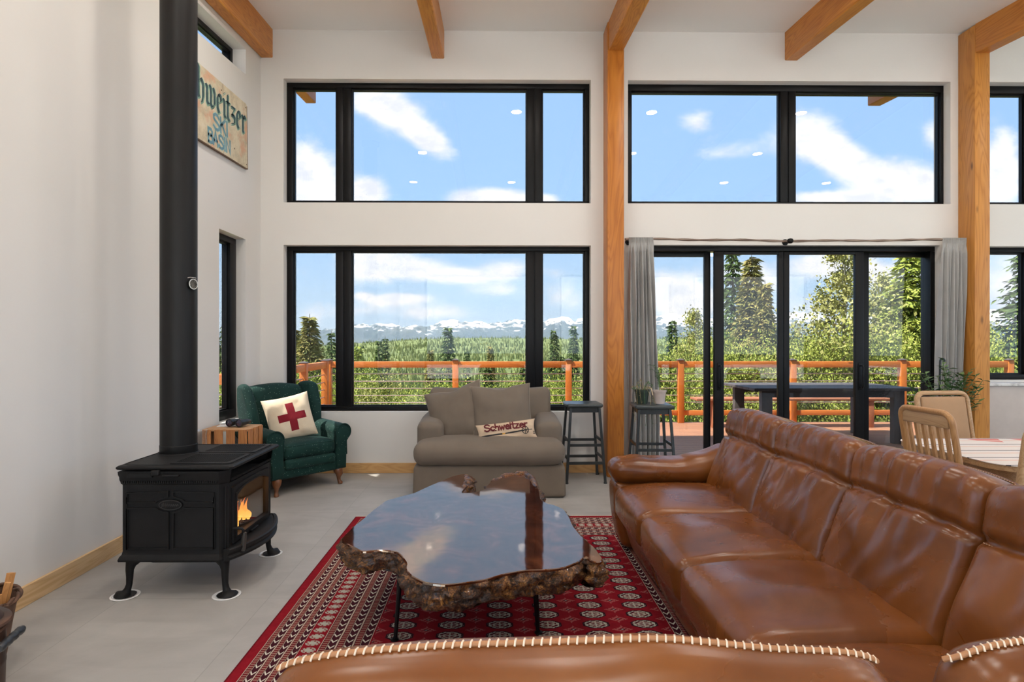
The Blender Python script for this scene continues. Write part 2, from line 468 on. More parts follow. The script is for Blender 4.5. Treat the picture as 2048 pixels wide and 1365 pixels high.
# unseen pale gravel, added to bounce sunlight up through the rear windows
g = G(); g.box(-22, 24, -26, BY-.26, -.25, -.12); g.box(-22, LX-.26, BY-.26, 1.9, -.25, -.12); struct('bounce_ground', g, plain('bounce_gravel', (.64,.61,.57), .95, var=.2, vs=9, bmp=.4, bs_=40))
# beams: fir glulam running down the room, rising to the window wall
def beam(name, x0, x1, ya, yb, label, group, dep=.30, m=None):
    g = G(); b = .008; n = 24
    rings = []
    for y in (ya, yb):
        zt = ceilz(y)+(.30 if name == 'rafter_tail' else 0); zb = ceilz(y)-dep
        rings.append([(x0+b,y,zb),(x1-b,y,zb),(x1,y,zb+b),(x1,y,zt),(x0,y,zt),(x0,y,zb+b)])
    g.loft(rings)
    return solo(name, g, m or M_['wood_beam'], label, 'beam', group=group, smooth=False)
beam('ceiling_beam', LX+.002, LX+.128, BY+.01, WY-.002, 'orange fir ceiling beam running along the top of the left wall, over the slit clerestory window', 'fir ceiling beams')
beam('ceiling_beam', -.680, -.548, BY+.01, WY-.002, 'orange fir ceiling beam ending high on the wall above the left upper window', 'fir ceiling beams')
beam('ceiling_beam', 1.166, 1.322, BY+.01, 5.998, 'orange fir ceiling beam resting against the slimmer wooden post between the window bays', 'fir ceiling beams')
beam('ceiling_beam', 3.108, 3.248, BY+.01, WY-.002, 'orange fir ceiling beam ending on the wall above the right upper window', 'fir ceiling beams')
beam('ceiling_beam', 4.99, 5.145, BY+.01, 6.008, 'orange fir ceiling beam at the far right, above the knotty right-hand post', 'fir ceiling beams')
M_['tail'] = wood('fir_rafter_tail', (.62, .24, .05), (.42, .14, .025), 'Y', 1, .5)
beam('rafter_tail', LX, LX+.135, WY+.245, 7.70, 'orange beam end outside under the eave, in the corner of the left upper window', 'rafter tails outside', .30, M_['tail'])
beam('rafter_tail', 4.95, 5.12, WY+.245, 7.70, 'orange beam end outside under the eave, seen through the right upper window', 'rafter tails outside', .30, M_['tail'])
g = G(); g.box(1.154, 1.326, 6.0, WY-.001, 0.001, ceilz(6.0)-.006, .006)
solo('wooden_post', g, M_['wood_post'], 'slim orange fir post between the left windows and the sliding door', 'post', smooth=True)
g = G(); g.box(4.985, 5.145, 6.01, WY-.001, 0.001, ceilz(6.01)-.006, .006)
solo('wooden_post', g, wood('knotty_fir_post', (.66, .29, .06), (.44, .16, .025), 'Z', .8, .4, ring=12), 'knotty fir post with bold grain to the right of the sliding door', 'post')
# baseboards
g = G(); g.box(LX, 1.15, WY-.018, WY-.0005, .0, .108, .003); struct('baseboard_back', g, M_['basebx'])
g = G(); g.box(LX+.0005, LX+.018, BY, WY-.02, .0, .108, .003); struct('baseboard_left', g, M_['baseb'])

# windows: black frames, mullions, sash rings and one pane per light
def window(n, x0, x1, z0, z1, lights, yf=WY+.095, M=None, fr=None, parent=None):
    """lights = [(xa, xb, za, zb)] glass edges"""
    g = G(); d = .085
    xs = sorted(lights); T = M or Matrix.Identity(4)
    za = min(l[2] for l in lights); zb = max(l[3] for l in lights)
    g.box(x0, x1, yf, yf+d, z0, za-.012, .004, T); g.box(x0, x1, yf, yf+d, zb+.018, z1, .004, T)
    edges = [x0]+[v for l in xs for v in (l[0]-.012, l[1]+.012)]+[x1]
    for a, b in zip(edges[::2], edges[1::2]):
        if b-a > .14:
            m = (a+b)/2
            g.box(a, m-.004, yf, yf+d, za-.012, zb+.018, .004, T); g.box(m+.004, b, yf, yf+d, za-.012, zb+.018, .004, T)
            g.box(m-.005, m+.005, yf+.012, yf+d, za-.012, zb+.018, 0, T)
        else: g.box(a, b, yf, yf+d, za-.012, zb+.018, .004, T)
    root = struct(f'window_{n}', g, M_['black'], smooth=True)
    for l in xs:
        s = G(); e = .014
        s.frame([(l[0]-e,l[2]-e),(l[1]+e,l[2]-e),(l[1]+e,l[3]+e+.004),(l[0]-e,l[3]+e+.004)], [(l[0],l[2]),(l[1],l[2]),(l[1],l[3]),(l[0],l[3])], yf+.03, yf+.07,
                T @ Matrix(((1,0,0,0),(0,0,1,0),(0,1,0,0),(0,0,0,1))))
        part(root, 'sash', s, M_['black'], smooth=False)
        p = G(); p.box(l[0]-.01, l[1]+.01, yf+.05, yf+.056, l[2]-.01, l[3]+.01, 0, T)
        part(root, 'pane', p, M_['pane'], smooth=False)
    return root
gx_ = lambda px: at(px, 684, WY+.14).x
gz_ = lambda py: at(992, py, WY+.14).z
aL = [(gx_(591), gx_(672)), (gx_(707), gx_(1051)), (gx_(1086), gx_(1166))]
window(1, A0, A1, zU0, zU1, [(a, b, gz_(403), gz_(184)) for a, b in aL])
window(2, A0, A1, zL0, zL1, [(a, b, gz_(810), gz_(507)) for a, b in aL])
window(3, B0, B1, zU0, zU1, [(gx_(1263), gx_(1555), gz_(403), gz_(187)), (gx_(1590), gx_(1873), gz_(403), gz_(188))])
window(4, C0, C1, zU0, zU1, [(C0+.06, gx_(2041), gz_(403), gz_(189)), (gx_(2041)+.12, C1-.06, gz_(403), gz_(189))])
window(5, C0, C1, .985, zL1, [(C0+.06, gx_(2040), gz_(747), gz_(508)), (gx_(2040)+.12, C1-.06, gz_(747), gz_(508))])
# left wall: slit window (frame plane turned to face the room)
TL = Matrix(((0,-1,0,LX+WY),(1,0,0,0),(0,0,1,0),(0,0,0,1)))    # (u along Y, depth) -> room; depth WY+d lies at X = LX-d
window(6, 5.30, 5.862, zL0, 2.425, [(5.37, 5.72, .75, 2.35)], M=TL)
def clerestory():
    g = G(); y0, y1 = 4.60, 5.862; t = .055
    zb = lambda y: 4.075-.085*(5.862-y); zt = lambda y: 4.328-.085*(5.862-y)
    def ring(m): return [(y0+m, zb(y0+m)+m*.8), (y1-m, zb(y1-m)+m*.8), (y1-m, zt(y1-m)-m*.8), (y0+m, zt(y0+m)-m*.8)]
    M = Matrix(((0,0,-1,0),(1,0,0,0),(0,1,0,0),(0,0,0,1)))
    g.frame(ring(0), ring(.05), -LX+.13, -LX+.215, M); o = struct('window_7', g, M_['black'])
    s = G(); s.frame(ring(.048), ring(.062), -LX+.15, -LX+.19, M); part(o, 'sash', s, M_['black'], smooth=False)
    p = G(); p.prism(ring(.055), -LX+.17, -LX+.176, M); part(o, 'pane', p, M_['pane'], smooth=False)
clerestory()
# windows added behind and beside the camera, never in view, for more daylight
def added_window(n, g, pg):
    o = struct(f'window_{n}', g, M_['black']); part(o, 'pane', pg, M_['clear'], smooth=False)
k = 8
for (a, b) in ((-2.0, 1.2), (1.8, 5.0), (5.6, 8.8)):
    g = G(); p = G(); M = Matrix(((1,0,0,0),(0,0,1,0),(0,1,0,0),(0,0,0,1)))
    g.frame([(a,.3),(b,.3),(b,3.3),(a,3.3)], [(a+.06,.36),(b-.06,.36),(b-.06,3.24),(a+.06,3.24)], BY-.17, BY-.09, M)
    p.box(a+.05, b-.05, BY-.135, BY-.13, .35, 3.25); added_window(k, g, p); k += 1
for (a, b, X, z0, z1) in ((-2.5, .2, RX+.13, .5, 3.2), (1.0, 4.5, RX+.13, .5, 3.2), (-3.0, .2, LX-.13, .35, 3.0)):
    g = G(); p = G(); M = Matrix(((0,0,1,0),(1,0,0,0),(0,1,0,0),(0,0,0,1)))
    g.frame([(a,z0),(b,z0),(b,z1),(a,z1)], [(a+.06,z0+.06),(b-.06,z0+.06),(b-.06,z1-.06),(a+.06,z1-.06)], X-.04, X+.04, M)
    p.box(X-.003, X+.003, a+.05, b-.05, z0+.05, z1-.05); added_window(k, g, p); k += 1

# ------------------------------------------------------------------ sliding door (four panels)
def slider():
    yf = WY+.07
    g = G(); g.box(D0, D1, yf, yf+.15, ZD-.055, ZD-.001, .004); g.box(D0, D0+.05, yf, yf+.15, .0, ZD-.055, .004); g.box(D1-.05, D1, yf, yf+.15, .0, ZD-.055, .004)
    g.box(D0+.05, D1-.05, yf, yf+.15, .0, .035, .003)
    root = struct('door_1', g, M_['black'], smooth=True)
    x = lambda px, Y: at(px, 684, Y).x
    def panel(gx0, gx1, sl, sr, y, ztop, name='door_panel', ext=.005):
        """glass from gx0 to gx1, stile widths sl, sr"""
        p = G(); zt = ZD-.056; zb = .036
        p.box(gx0-sl, gx0, y, y+.045, zb, zt, .003); p.box(gx1, gx1+sr, y, y+.045, zb, zt, .003)
        p.box(gx0, gx1, y, y+.045, zb, .14, .003); p.box(gx0, gx1, y, y+.045, ztop, zt, .003)
        o = part(root, name, p, M_['black'])
        q = G(); q.box(gx0-.005, gx1+ext, y+.018, y+.024, .135, ztop+.005); part(o, 'pane', q, M_['pane'], smooth=False)
        return o
    yi, yo = yf+.015, yf+.085
    z_in = at(1500, 509, yi).z; z_out = at(1500, 514, yo).z
    panel(x(1304, yo), x(1409, yo), .04, x(1421, yo)-x(1409, yo), yo, z_out, ext=.15)
    a = panel(x(1448, yi), x(1557, yi), x(1448, yi)-x(1429, yi), x(1567, yi)-x(1557, yi), yi, z_in)
    b = panel(x(1579, yi), x(1711, yi), x(1579, yi)-x(1568, yi), x(1728, yi)-x(1711, yi), yi, z_in)
    panel(x(1738, yo), x(1864, yo), x(1738, yo)-x(1724, yo), .04, yo, z_out)
    def handle(o, px, s):
        h = G(); X = x(px, yi); zc = 1.02
        h.box(X-.02, X+.02, yi-.008, yi+.0, zc-.15, zc+.15, .004)
        h.tube([(X, yi, zc-.12), (X, yi-.05, zc-.12), (X, yi-.055, zc-.10), (X, yi-.055, zc+.10), (X, yi-.05, zc+.12), (X, yi, zc+.12)], .010, 8)
        part(o, 'handle', h, M_['black'])
    handle(a, 1438, 1); handle(b, 1720, 1)
slider()

# ------------------------------------------------------------------ recessed ceiling downlights
em, nt, bs = newmat('downlight_lens'); bs.inputs['Base Color'].default_value = (1,1,1,1)
bs.inputs['Emission Color'].default_value = (1, .96, .9, 1); bs.inputs['Emission Strength'].default_value = 28
M_['lens'] = em; M_['white'] = plain('white_enamel', (.8, .8, .79), .35, var=.02)
LAMP_W = 12
ldat = bpy.data.lights.new('downlight_lamp', 'AREA'); ldat.shape = 'DISK'; ldat.size = .14; ldat.energy = LAMP_W; ldat.color = (1, .93, .85)
ldat.spread = R(170)
dl0 = None
spots = [(-1.555,4.71,'front row, nearest the left wall'),(.288,4.71,'front row, over the coffee table'),(2.16,4.71,'front row, over the gap behind the leather sofa'),(4.24,4.71,'front row, over the dining end'),
 (-1.185,3.30,'second row, nearest the left wall'),(2.22,3.30,'second row, over the leather sofa'),(4.27,3.30,'second row, over the dining table'),
 (-1.52,1.95,'third row, nearest the left wall'),(.295,1.95,'third row, over the rug'),(4.25,1.95,'third row, over the dining end'),(6.17,1.95,'third row, farthest right'),
 (-1.5,-.4,'fourth row, left'),(.6,-.4,'fourth row, second from the left'),(3.2,-.4,'fourth row, third from the left'),(6.2,-.4,'fourth row, right'),(6.6,4.3,'over the kitchen counter'),
 (-1.5,-2.4,'rear row, left'),(1.6,-2.4,'rear row, middle'),(5.2,-2.4,'rear row, right')]
for i, (x, y, ds) in enumerate(spots):
    lab = 'round white recessed ceiling downlight, lit, ' + ds
    if dl0 is None:
        t = thing('recessed_downlight', lab, 'ceiling light', group='recessed ceiling downlights', rot=(math.atan(SL), 0, 0)); dl0 = t
        g = G(); g.lathe([(.075,-.004),(.082,-.008),(.098,-.006),(.10,-.0005),(.075,-.0005)], 28); part(t, 'trim_ring', g, M_['white'])
        g = G(); g.lathe([(.0,-.003),(.076,-.003),(.076,-.001),(0,-.001)], 28); part(t, 'lens', g, M_['lens'])
        t.location = (x, y, ceilz(y))
    else:
        t = dup(dl0, label=lab); t.location = (x, y, ceilz(y))
    lo = bpy.data.objects.new('downlight_lamp', ldat); COL.objects.link(lo); lo.location = (x, y, ceilz(y)-.03)

# ------------------------------------------------------------------ curtain rod and curtains
m, nt, bs = newmat('twisted_branch_wood'); v = co(nt)
nt.links.new(ramp(nt, noi(nt, vscale(nt, v, (3,40,40)), 2, 4), [(.3, (.10,.06,.045)), (.7, (.36,.27,.21))]), bs.inputs['Base Color']); bs.inputs['Roughness'].default_value = .7
M_['branch'] = m
RY = 6.13
t = thing('curtain_rod', 'thin peeled-branch curtain rod above the sliding door', 'curtain rod', (3.1, RY, 2.475))
g = G(); pts = []
for i in range(60):
    f = i/59; X = 1.365+(4.955-1.365)*f
    pts.append((X-3.1, .004*sin(9*f)+.004*sin(31*f), .008*sin(7*f+1)+.004*sin(23*f)))
g.tube(pts, [.012+.0025*sin(i*1.3) for i in range(60)], 8); part(t, 'rod', g, M_['branch'])
for X in (1.42, 3.11, 4.93):
    g = G(); g.lathe([(0,0),(.032,0),(.034,.006),(.03,.012),(.012,.014),(.011,.08),(0,.08)], 16, Matrix.Translation((X-3.1, WY-RY, -.006)) @ Matrix.Rotation(R(90), 4, 'X'))
    if X == 3.11: g.lathe([(0,-.03),(.02,-.026),(.03,-.01),(.032,.004),(.024,.02),(0,.026)], 14, Matrix.Translation((X-3.1, -.01, -.008)))
    part(t, 'bracket', g, M_['black'])
def cloth_mat(name, c, weave=700, rough=.9, dark=.8, sheen=.3):
    m, nt, bs = newmat(name); v = co(nt)
    n = noi(nt, v, 5, 5, .6); f = noi(nt, v, weave, 2, .5)
    nt.links.new(mixc(nt, f*.5, ramp(nt, n, [(.3, tuple(k*dark for k in c)), (.7, c)]), tuple(k*.7 for k in c)), bs.inputs['Base Color'])
    bs.inputs['Roughness'].default_value = rough; bs.inputs['Sheen Weight'].default_value = sheen
    bump(nt, bs, f, .25, .002); return m
M_['curtain'] = cloth_mat('grey_curtain_linen', (.47, .46, .44), sheen=.1)
def curtain(label, x0t, x1t, x0b, x1b, zb, ph):
    def f(u, v):
        v = v*1.0; z = 2.50-(2.50-zb)*v; a = x0t+(x0b-x0t)*min(1, v*1.25)**.8; b = x1t+(x1b-x1t)*min(1, v*1.25)**.8
        nf = 7; amp = .028*(.55+.6*min(1, v*4)); uu = u+.012*sin(6*v+ph+u*9)
        y = RY+amp*sin(uu*nf*2*pi+ph+.8*sin(v*2.1+ph))+.012*sin(uu*3.1*2*pi+v*3)
        if v < .03: y = RY-.014 + (.006*sin(uu*nf*6*pi)); y += 0
        elif v < .07: y = y*(v-.03)/.04+(RY-.014)*(1-(v-.03)/.04)
        return (a+(b-a)*u+.004*sin(v*11+u*20), y, z)
    g = G(); g.sheet(f, 150, 60)
    o = solo('curtain', g, M_['curtain'], label, 'curtain', group='grey curtains at the sliding door', angle=180)
    return o
curtain('grey linen curtain gathered at the left end of the rod, behind the plant stool', at(1257,479,RY).x, at(1305,479,RY).x, at(1256,900,RY).x, at(1322,900,RY).x, .03, .3)
curtain('grey linen curtain gathered at the right end of the rod, beside the knotty post', at(1884,479,RY).x, at(1936,479,RY).x, at(1872,900,RY).x, 4.955, .03, 1.9)

# ------------------------------------------------------------------ counter under the right-hand window
m, nt, bs = newmat('white_marble_top'); v = co(nt)
nt.links.new(ramp(nt, noi(nt, v, 6, 8, .65, 1.6), [(.35, (.42,.40,.38)), (.5, (.72,.70,.67)), (.7, (.78,.77,.74))]), bs.inputs['Base Color']); bs.inputs['Roughness'].default_value = .2
t = thing('kitchen_counter', 'pale kitchen counter end with a marble-look top below the far right window', 'counter', (6.3, 6.1, 0))
g = G(); g.box(-1.15, 1.6, -.05, .13, .935, .965, .004); part(t, 'worktop', g, m)
g = G(); g.box(-1.14, 1.6, -.03, .13, 0, .934, .004); part(t, 'cabinet_body', g, plain('warm_grey_panel', (.52,.45,.40), .5))
# ================================================================== WOOD STOVE CORNER
M_['iron'] = plain('cast_iron_black', (.011, .0105, .0105), .55, var=.15, bmp=.25, bs_=260, spec=.25)
M_['iron_dk'] = plain('slot_black', (.006, .006, .006), .9)  # even, darker black for the solid box of the air slot
def rounded(x0, x1, y0, y1, r, n=5):
    pts = []
    for cx, cy, a0 in ((x1-r,y1-r,0),(x0+r,y1-r,90),(x0+r,y0+r,180),(x1-r,y0+r,270)):
        for k in range(n+1): a = R(a0+90*k/n); pts.append((cx+r*cos(a), cy+r*sin(a)))
    return pts
def offset_poly(poly, d):
    n = len(poly); out = []
    for i in range(n):
        a, p, b = Vector(poly[i-1]), Vector(poly[i]), Vector(poly[(i+1)%n])
        t1 = (p-a).normalized(); t2 = (b-p).normalized()
        n1 = Vector((t1.y,-t1.x)); n2 = Vector((t2.y,-t2.x)); m = (n1+n2).normalized()
        k = d/max(.5, m.dot(n1)); out.append(tuple(p+m*k))
    return out
def stove():
    t = thing('wood_stove', 'black cast iron wood stove on four legs with a fire burning behind its glass door', 'wood stove', (-1.755, 3.55, 0))
    I = M_['iron']
    # plan outline, counter-clockwise; face 2 (front, +x) is left out for the door
    P = [(-.29,-.33),(.235,-.33),(.272,-.292),(.272,.292),(.235,.33),(-.29,.33)]
    prof = [(.196,.016),(.205,.018),(.222,.012),(.232,.004),(.25,0),(.615,0),(.622,.006),(.634,.008),(.642,.011),(.66,.012),(.672,.016),(.69,.017)]
    rings = [[(x, y, z) for x, y in offset_poly(P, o)] for z, o in prof]
    g = G(); g.loft(rings, skip=(2,)); part(t, 'body', g, I, angle=25)
    # lining
    g = G()
    g.box(-.22,-.20,-.25,.25,.24,.60); g.box(-.2,.262,-.262,-.25,.24,.60); g.box(-.2,.262,.25,.262,.24,.60); g.box(-.2,.262,-.25,.25,.24,.252); g.box(-.2,.262,-.25,.25,.60,.61)
    part(t, 'firebox', g, plain('firebrick', (.022,.020,.018), .9, var=.3, vs=30))
    # top plate with swept corners
    Tp = [(-.315,-.345),(.20,-.352),(.318,-.30),(.318,.30),(.20,.352),(-.315,.345)]
    Tp = [(-.315,-.348),(.300,-.352),(.318,-.33),(.318,.33),(.300,.352),(-.315,.348)]
    g = G(); g.loft([[(x,y,z) for x,y in offset_poly(Tp, o)] for z, o in [(.692,-.03),(.700,-.004),(.706,.001),(.714,.001),(.721,-.007)]])
    part(t, 'top_plate', g, I, angle=25)
    # trivet on top, in two halves with raised bars
    for s in (-1, 1):
        g = G(); y0, y1 = (.012, .305) if s > 0 else (-.305, -.012)
        g.frame(rounded(-.06,.285,y0,y1,.03), rounded(-.03,.262,y0+.028,y1-.028,.015), .7205, .7275)
        o = part(t, 'trivet', g, I)
        g = G()
        for k in range(22):
            x = -.026+k*.0132; g.box(x, x+.006, y0+.026, y1-.026, .7215, .7262)
        part(o, 'grille', g, I, smooth=False)
    g = G(); g.frame(rounded(-.305,.295,-.322,.322,.05,6), rounded(-.299,.289,-.316,.316,.045,6), .7205, .7235); part(t, 'top_rib', g, I)
    g = G(); g.tube([(-.2+.112*cos(a), .07+.112*sin(a), .7205) for a in [2*pi*k/40 for k in range(40)]], .004, 6, closed=True); part(t, 'flue_ring', g, I)
    # slot and latch under the top on the near side
    g = G(); g.box(-.25,-.115,-.357,-.345,.660,.682); part(t, 'air_slot', g, M_['iron_dk'], smooth=False)
    g = G(); g.box(-.12,-.075,-.366,-.34,.67,.70,.006); g.box(-.06,.03,-.362,-.345,.664,.676,.004); part(t, 'lid_latch', g, I)
    # beading under the top (near side)
    g = G()
    for k in range(44): g.box(-.285+k*.0118, -.279+k*.0118, -.345, -.338, .626, .638)
    part(t, 'beading', g, I, smooth=False); g = G()
    for k in range(48): g.box(.278,.286,-.28+k*.0118,-.274+k*.0118,.626,.638)
    part(t, 'beading', g, I, smooth=False)
    # raised side panel frames with an oval badge (both sides)
    for s in (-1, 1):
        M = Matrix(((1,0,0,0),(0,0,s,s*.3305),(0,1,0,0),(0,0,0,1)))
        g = G(); w = .0085
        def rail(pts): g.ribbon(pts, w, .010, M)
        A = lambda x0,x1,z0,z1,cut: [(x0,z0),(x0,z1),(x1,z1),(x1,z0)]
        rail([(-.265,.265),(-.265,.545),(-.262,.5455)]); rail([(.212,.265),(.212,.545)])
        cx, cz = -.027, .505; a_, b_ = .085, .042
        arc = lambda q0,q1,k=10: [(cx+a_*cos(R(q0+(q1-q0)*i/k)), cz+b_*sin(R(q0+(q1-q0)*i/k))) for i in range(k+1)]
        rail([(-.262,.265),(-.262,.487)]+[(-.120,.487)]+arc(205,262)+[(-.038,.265),(-.262,.265)])
        rail([(.209,.265),(.209,.487),(.070,.487)]+arc(-25,-78)+[(-.012,.265),(.209,.265)])
        rail([(-.262,.517),(-.262,.570),(-.040,.578),(-.040,.552)]+arc(110,160)+[(-.112,.520),(-.262,.517)])
        rail([(.209,.517),(.209,.570),(-.012,.578),(-.012,.552)]+arc(70,20)+[(.062,.520),(.209,.517)])
        part(t, 'panel_moulding', g, I)
        g = G(); e = [(cx+.066*cos(2*pi*i/36), cz+.031*sin(2*pi*i/36)) for i in range(36)]
        g.prism(e, 0, .008, M); bo = part(t, 'badge', g, I)
        g = G(); e2 = [(cx+.058*cos(2*pi*i/36), cz+.024*sin(2*pi*i/36)) for i in range(36)]
        g.frame([(cx+.062*cos(2*pi*i/36), cz+.028*sin(2*pi*i/36)) for i in range(36)], e2, .006, .009, M)
        # worn raised script, unreadable in the photo
        pts = [(cx-.045+.09*i/40, cz+.008*sin(i*1.35)*(1.1-.5*(i/40))) for i in range(41)]
        g.ribbon(pts, .003, .010, M); g.ribbon([(cx-.046,cz-.012),(cx-.036,cz+.013),(cx-.026,cz-.010)], .003, .010, M)
        part(bo, 'script', g, plain('worn_iron', (.035,.034,.033), .45))
    # corner columns flutes
    for y in (-.313, .313):
        g = G(); g.box(.262,.268,y-.006,y+.006,.25,.60); part(t, 'corner_flute', g, I)
    # front: door frame with arched opening
    Mx = Matrix(((0,0,1,.0),(1,0,0,0),(0,1,0,0),(0,0,0,1)))
    def arch(y0, y1, z0, z1, sag, n=16, c=.0):
        pts = [(y0, z0), (y1, z0)]
        for i in range(n+1):
            f = i/n; y = y1+(y0-y1)*f; pts.append((y, z1-sag*(2*f-1)**2*abs(2*f-1)))
        return pts
    g = G(); n = 16
    outer = arch(-.292, .292, .25, .60, .0, n); inner = arch(-.262,.262,.262,.592,.008, n)
    outer[2:] = [(y, .612) for y, z in outer[2:]]
    g.frame(outer, inner, .250, .272, Mx); part(t, 'front_frame', g, I)
    g = G()
    g.frame(arch(-.258,.258,.266,.590,.010,n), arch(-.225,.225,.300,.565,.035,n), .262, .284, Mx)
    g.frame(arch(-.236,.236,.290,.573,.030,n), arch(-.225,.225,.300,.565,.035,n), .284, .291, Mx)
    door = part(t, 'door', g, I, angle=30)
    g = G(); g.prism(arch(-.23,.23,.295,.570,.035,n), .268, .273, Mx); part(door, 'door_glass', g, M_['stoveglass'], smooth=False)
    g = G(); g.tube([(.284,-.262,.352),(.315,-.262,.352),(.328,-.258,.350),(.334,-.252,.340),(.336,-.25,.30)], .008, 10); part(door, 'latch', g, I)
    g = G(); g.lathe([(0,-.055),(.010,-.054),(.013,-.045),(.014,.02),(.010,.05),(0,.052)], 14, Matrix.Translation((.337,-.25,.275)) @ Matrix.Rotation(R(6),4,'Y')); part(door, 'handle', g, plain('dark_handle', (.05,.045,.04), .3, var=.2))
    # bowed ash lip
    def bow(y, x0, x1): return x0+(x1-x0)*(1-(y/.335)**2)
    ys = [-.335+.67*i/28 for i in range(29)]
    rings = []
    for z, o in [(.192,-.008),(.200,.004),(.212,.006),(.222,-.004),(.232,0),(.246,.010),(.256,.010),(.262,.002),(.262,-.012),(.256,-.016)]:
        rings.append([(.262, ys[0]*1.0, z)]+[(bow(y,.288,.385)+o, y*(1+o*.4), z) for y in ys]+[(.262, ys[-1], z)])
    g = G(); g.loft(rings); part(t, 'ash_lip', g, I, angle=35)
    g = G(); g.box(.28,.30,-.05,.05,.268,.276,.003); part(t, 'air_control', g, I)
    # heat shield under the body
    g = G(); M = Matrix.Identity(4)
    g.loft([[(-.16,-.27,.165),(.20,-.27,.165),(.20,.27,.165),(-.16,.27,.165)],[(-.24,-.30,.195),(.23,-.30,.195),(.23,.30,.195),(-.24,.30,.195)]]); part(t, 'heat_shield', g, I, smooth=False)
    # cabriole legs
    for sx, sy in ((-1,-1),(1,-1),(-1,1),(1,1)):
        bx, by = sx*.262-.005, sy*.305
        g = G(); pts = []; rs = []
        for z, o, r in [(.205,-.02,.046),(.185,-.012,.036),(.165,-.004,.026),(.14,.0,.021),(.10,.0,.018),(.06,.002,.016),(.035,.008,.018),(.018,.014,.024),(.011,.018,.046),(.0065,.018,.056)]:
            pts.append((bx+sx*o, by+sy*o*.6, z)); rs.append(r)
        g.tube(pts, rs, 14); part(t, 'leg', g, I, angle=60)
    # bracket wings between legs and body
    g = G()
    for sy in (-1, 1):
        for sx in (-1, 1):
            g = G(); x = sx*.262; g.loft([[(x-sx*.0, sy*.312-.006, .198),(x-sx*.075, sy*.312-.006,.198),(x-sx*.03, sy*.312-.006,.185),(x-sx*.012, sy*.312-.006,.150),(x, sy*.312-.006,.12)],
                                 [(x-sx*.0, sy*.312+.006, .198),(x-sx*.075, sy*.312+.006,.198),(x-sx*.03, sy*.312+.006,.185),(x-sx*.012, sy*.312+.006,.150),(x, sy*.312+.006,.12)]])
            part(t, 'leg_bracket', g, I, smooth=False)
    return t
stove()
# saucers under the feet
for k, (x, y, wds) in enumerate(((-2.04,3.235,'under the stove leg nearest the wall'),(-1.485,3.235,'under the near leg by the stove door'),(-1.485,3.865,'under the far leg by the stove door'))):
    g = G(); g.lathe([(0,.0015),(.062,.0015),(.064,.004),(.070,.0055),(.074,.003),(.072,.0005),(0,.0005)], 36)
    solo('floor_coaster', g, M_['white'], 'white round coaster ' + wds, 'coaster', (x, y, 0), group='white coasters under the stove legs')
# logs and flames
m, nt, bs = newmat('flame'); v = co(nt); x, y, z = sep(nt, v)
nt.links.new(ramp(nt, (z*6.5+noi(nt, v, 30, 2)*.35).clamp(), [(0, (1,.62,.16)), (.45, (1,.40,.05)), (1, (.85,.12,.01))]), bs.inputs['Emission Color'])
bs.inputs['Base Color'].default_value = (0,0,0,1); bs.inputs['Emission Strength'].default_value = 2.6
M_['flame'] = m
bark = plain('charred_log', (.10,.07,.05), .9, var=.5, vs=25, bmp=.5, bs_=60)
for k, (x, y, z, a, ln) in enumerate(((.03,.01,.288,3,.34),(.135,-.02,.288,-3,.30),(.08,.0,.352,24,.28))):
    g = G(); n = 8
    g.tube([(0, -ln/2+ln*i/n, .004*sin(i*2+k)) for i in range(n+1)], [.032+.003*sin(i*1.7+k) for i in range(n+1)], 12)
    solo('firewood_log', g, bark, ('charred log at the back of the burning stove','charred log near the stove glass','charred log lying crosswise on top of the stove fire')[k], 'log', (-1.755+x, 3.55+y, z), (0, 0, R(a)), group='logs burning in the stove')
fire = thing('fire', 'orange flames burning behind the stove glass', 'fire', (-1.755+.15, 3.53, .30))
rf = random.Random(3)
for k in range(20):
    x = rf.uniform(-.05,.07); y = rf.uniform(-.17,.13); h = rf.uniform(.09,.22)*(1-abs(y+.01)*3.0); lean = rf.uniform(-.03,.03)
    g = G(); pts = []; rs = []
    for i in range(9):
        f = i/8; pts.append((x+.010*sin(5*f+k), y+lean*f*f*2+.012*sin(6*f+k*2), h*f-.005)); rs.append(max(.0008, .019*sin(pi*min(1,(f*.8+.16)))*(1-f**2.2)))
    g.tube(pts, rs, 8, flat=.5); part(fire, 'flame', g, M_['flame'])
fl = bpy.data.lights.new('firelight', 'POINT'); fl.energy = 3; fl.color = (1,.45,.12); fl.shadow_soft_size = .05
fo = bpy.data.objects.new('firelight', fl); COL.objects.link(fo); fo.location = (-1.60, 3.53, .46)

# stove pipe
M_['pipe'] = plain('stovepipe_black_steel', (.012,.0115,.011), .45, var=.12, vs=3, bmp=.08, bs_=120, spec=.25)
px_, py_ = -1.955, 3.62
t = thing('stovepipe', 'tall matt black double-wall stovepipe rising from the stove to the ceiling', 'stovepipe', (px_, py_, .7225))
zc = ceilz(py_)-.7225-.006
g = G(); g.lathe([(.1045,0),(.1055,.002),(.1055,.045),(.1035,.048),(.1035,zc-.02),(.1035,zc-.02)], 64); part(t, 'pipe', g, M_['pipe'], angle=30)
for z in [at(992, q, 3.55).z-.7225 for q in (498, 300, 100)]:
    g = G(); g.lathe([(.1036,-.026),(.1052,-.024),(.1052,-.020),(.1040,-.018),(.1040,.018),(.1052,.020),(.1052,.024),(.1036,.026)], 64)
    for a in (200, 262, 325, 20, 90):
        g.lathe([(0,.006),(.004,.005),(.006,0)], 8, Matrix.Rotation(R(a), 4, 'Z') @ Matrix.Translation((.1035,0,-.012)) @ Matrix.Rotation(R(90), 4, 'Y'))
    part(t, 'pipe_joint', g, M_['pipe'], angle=30)
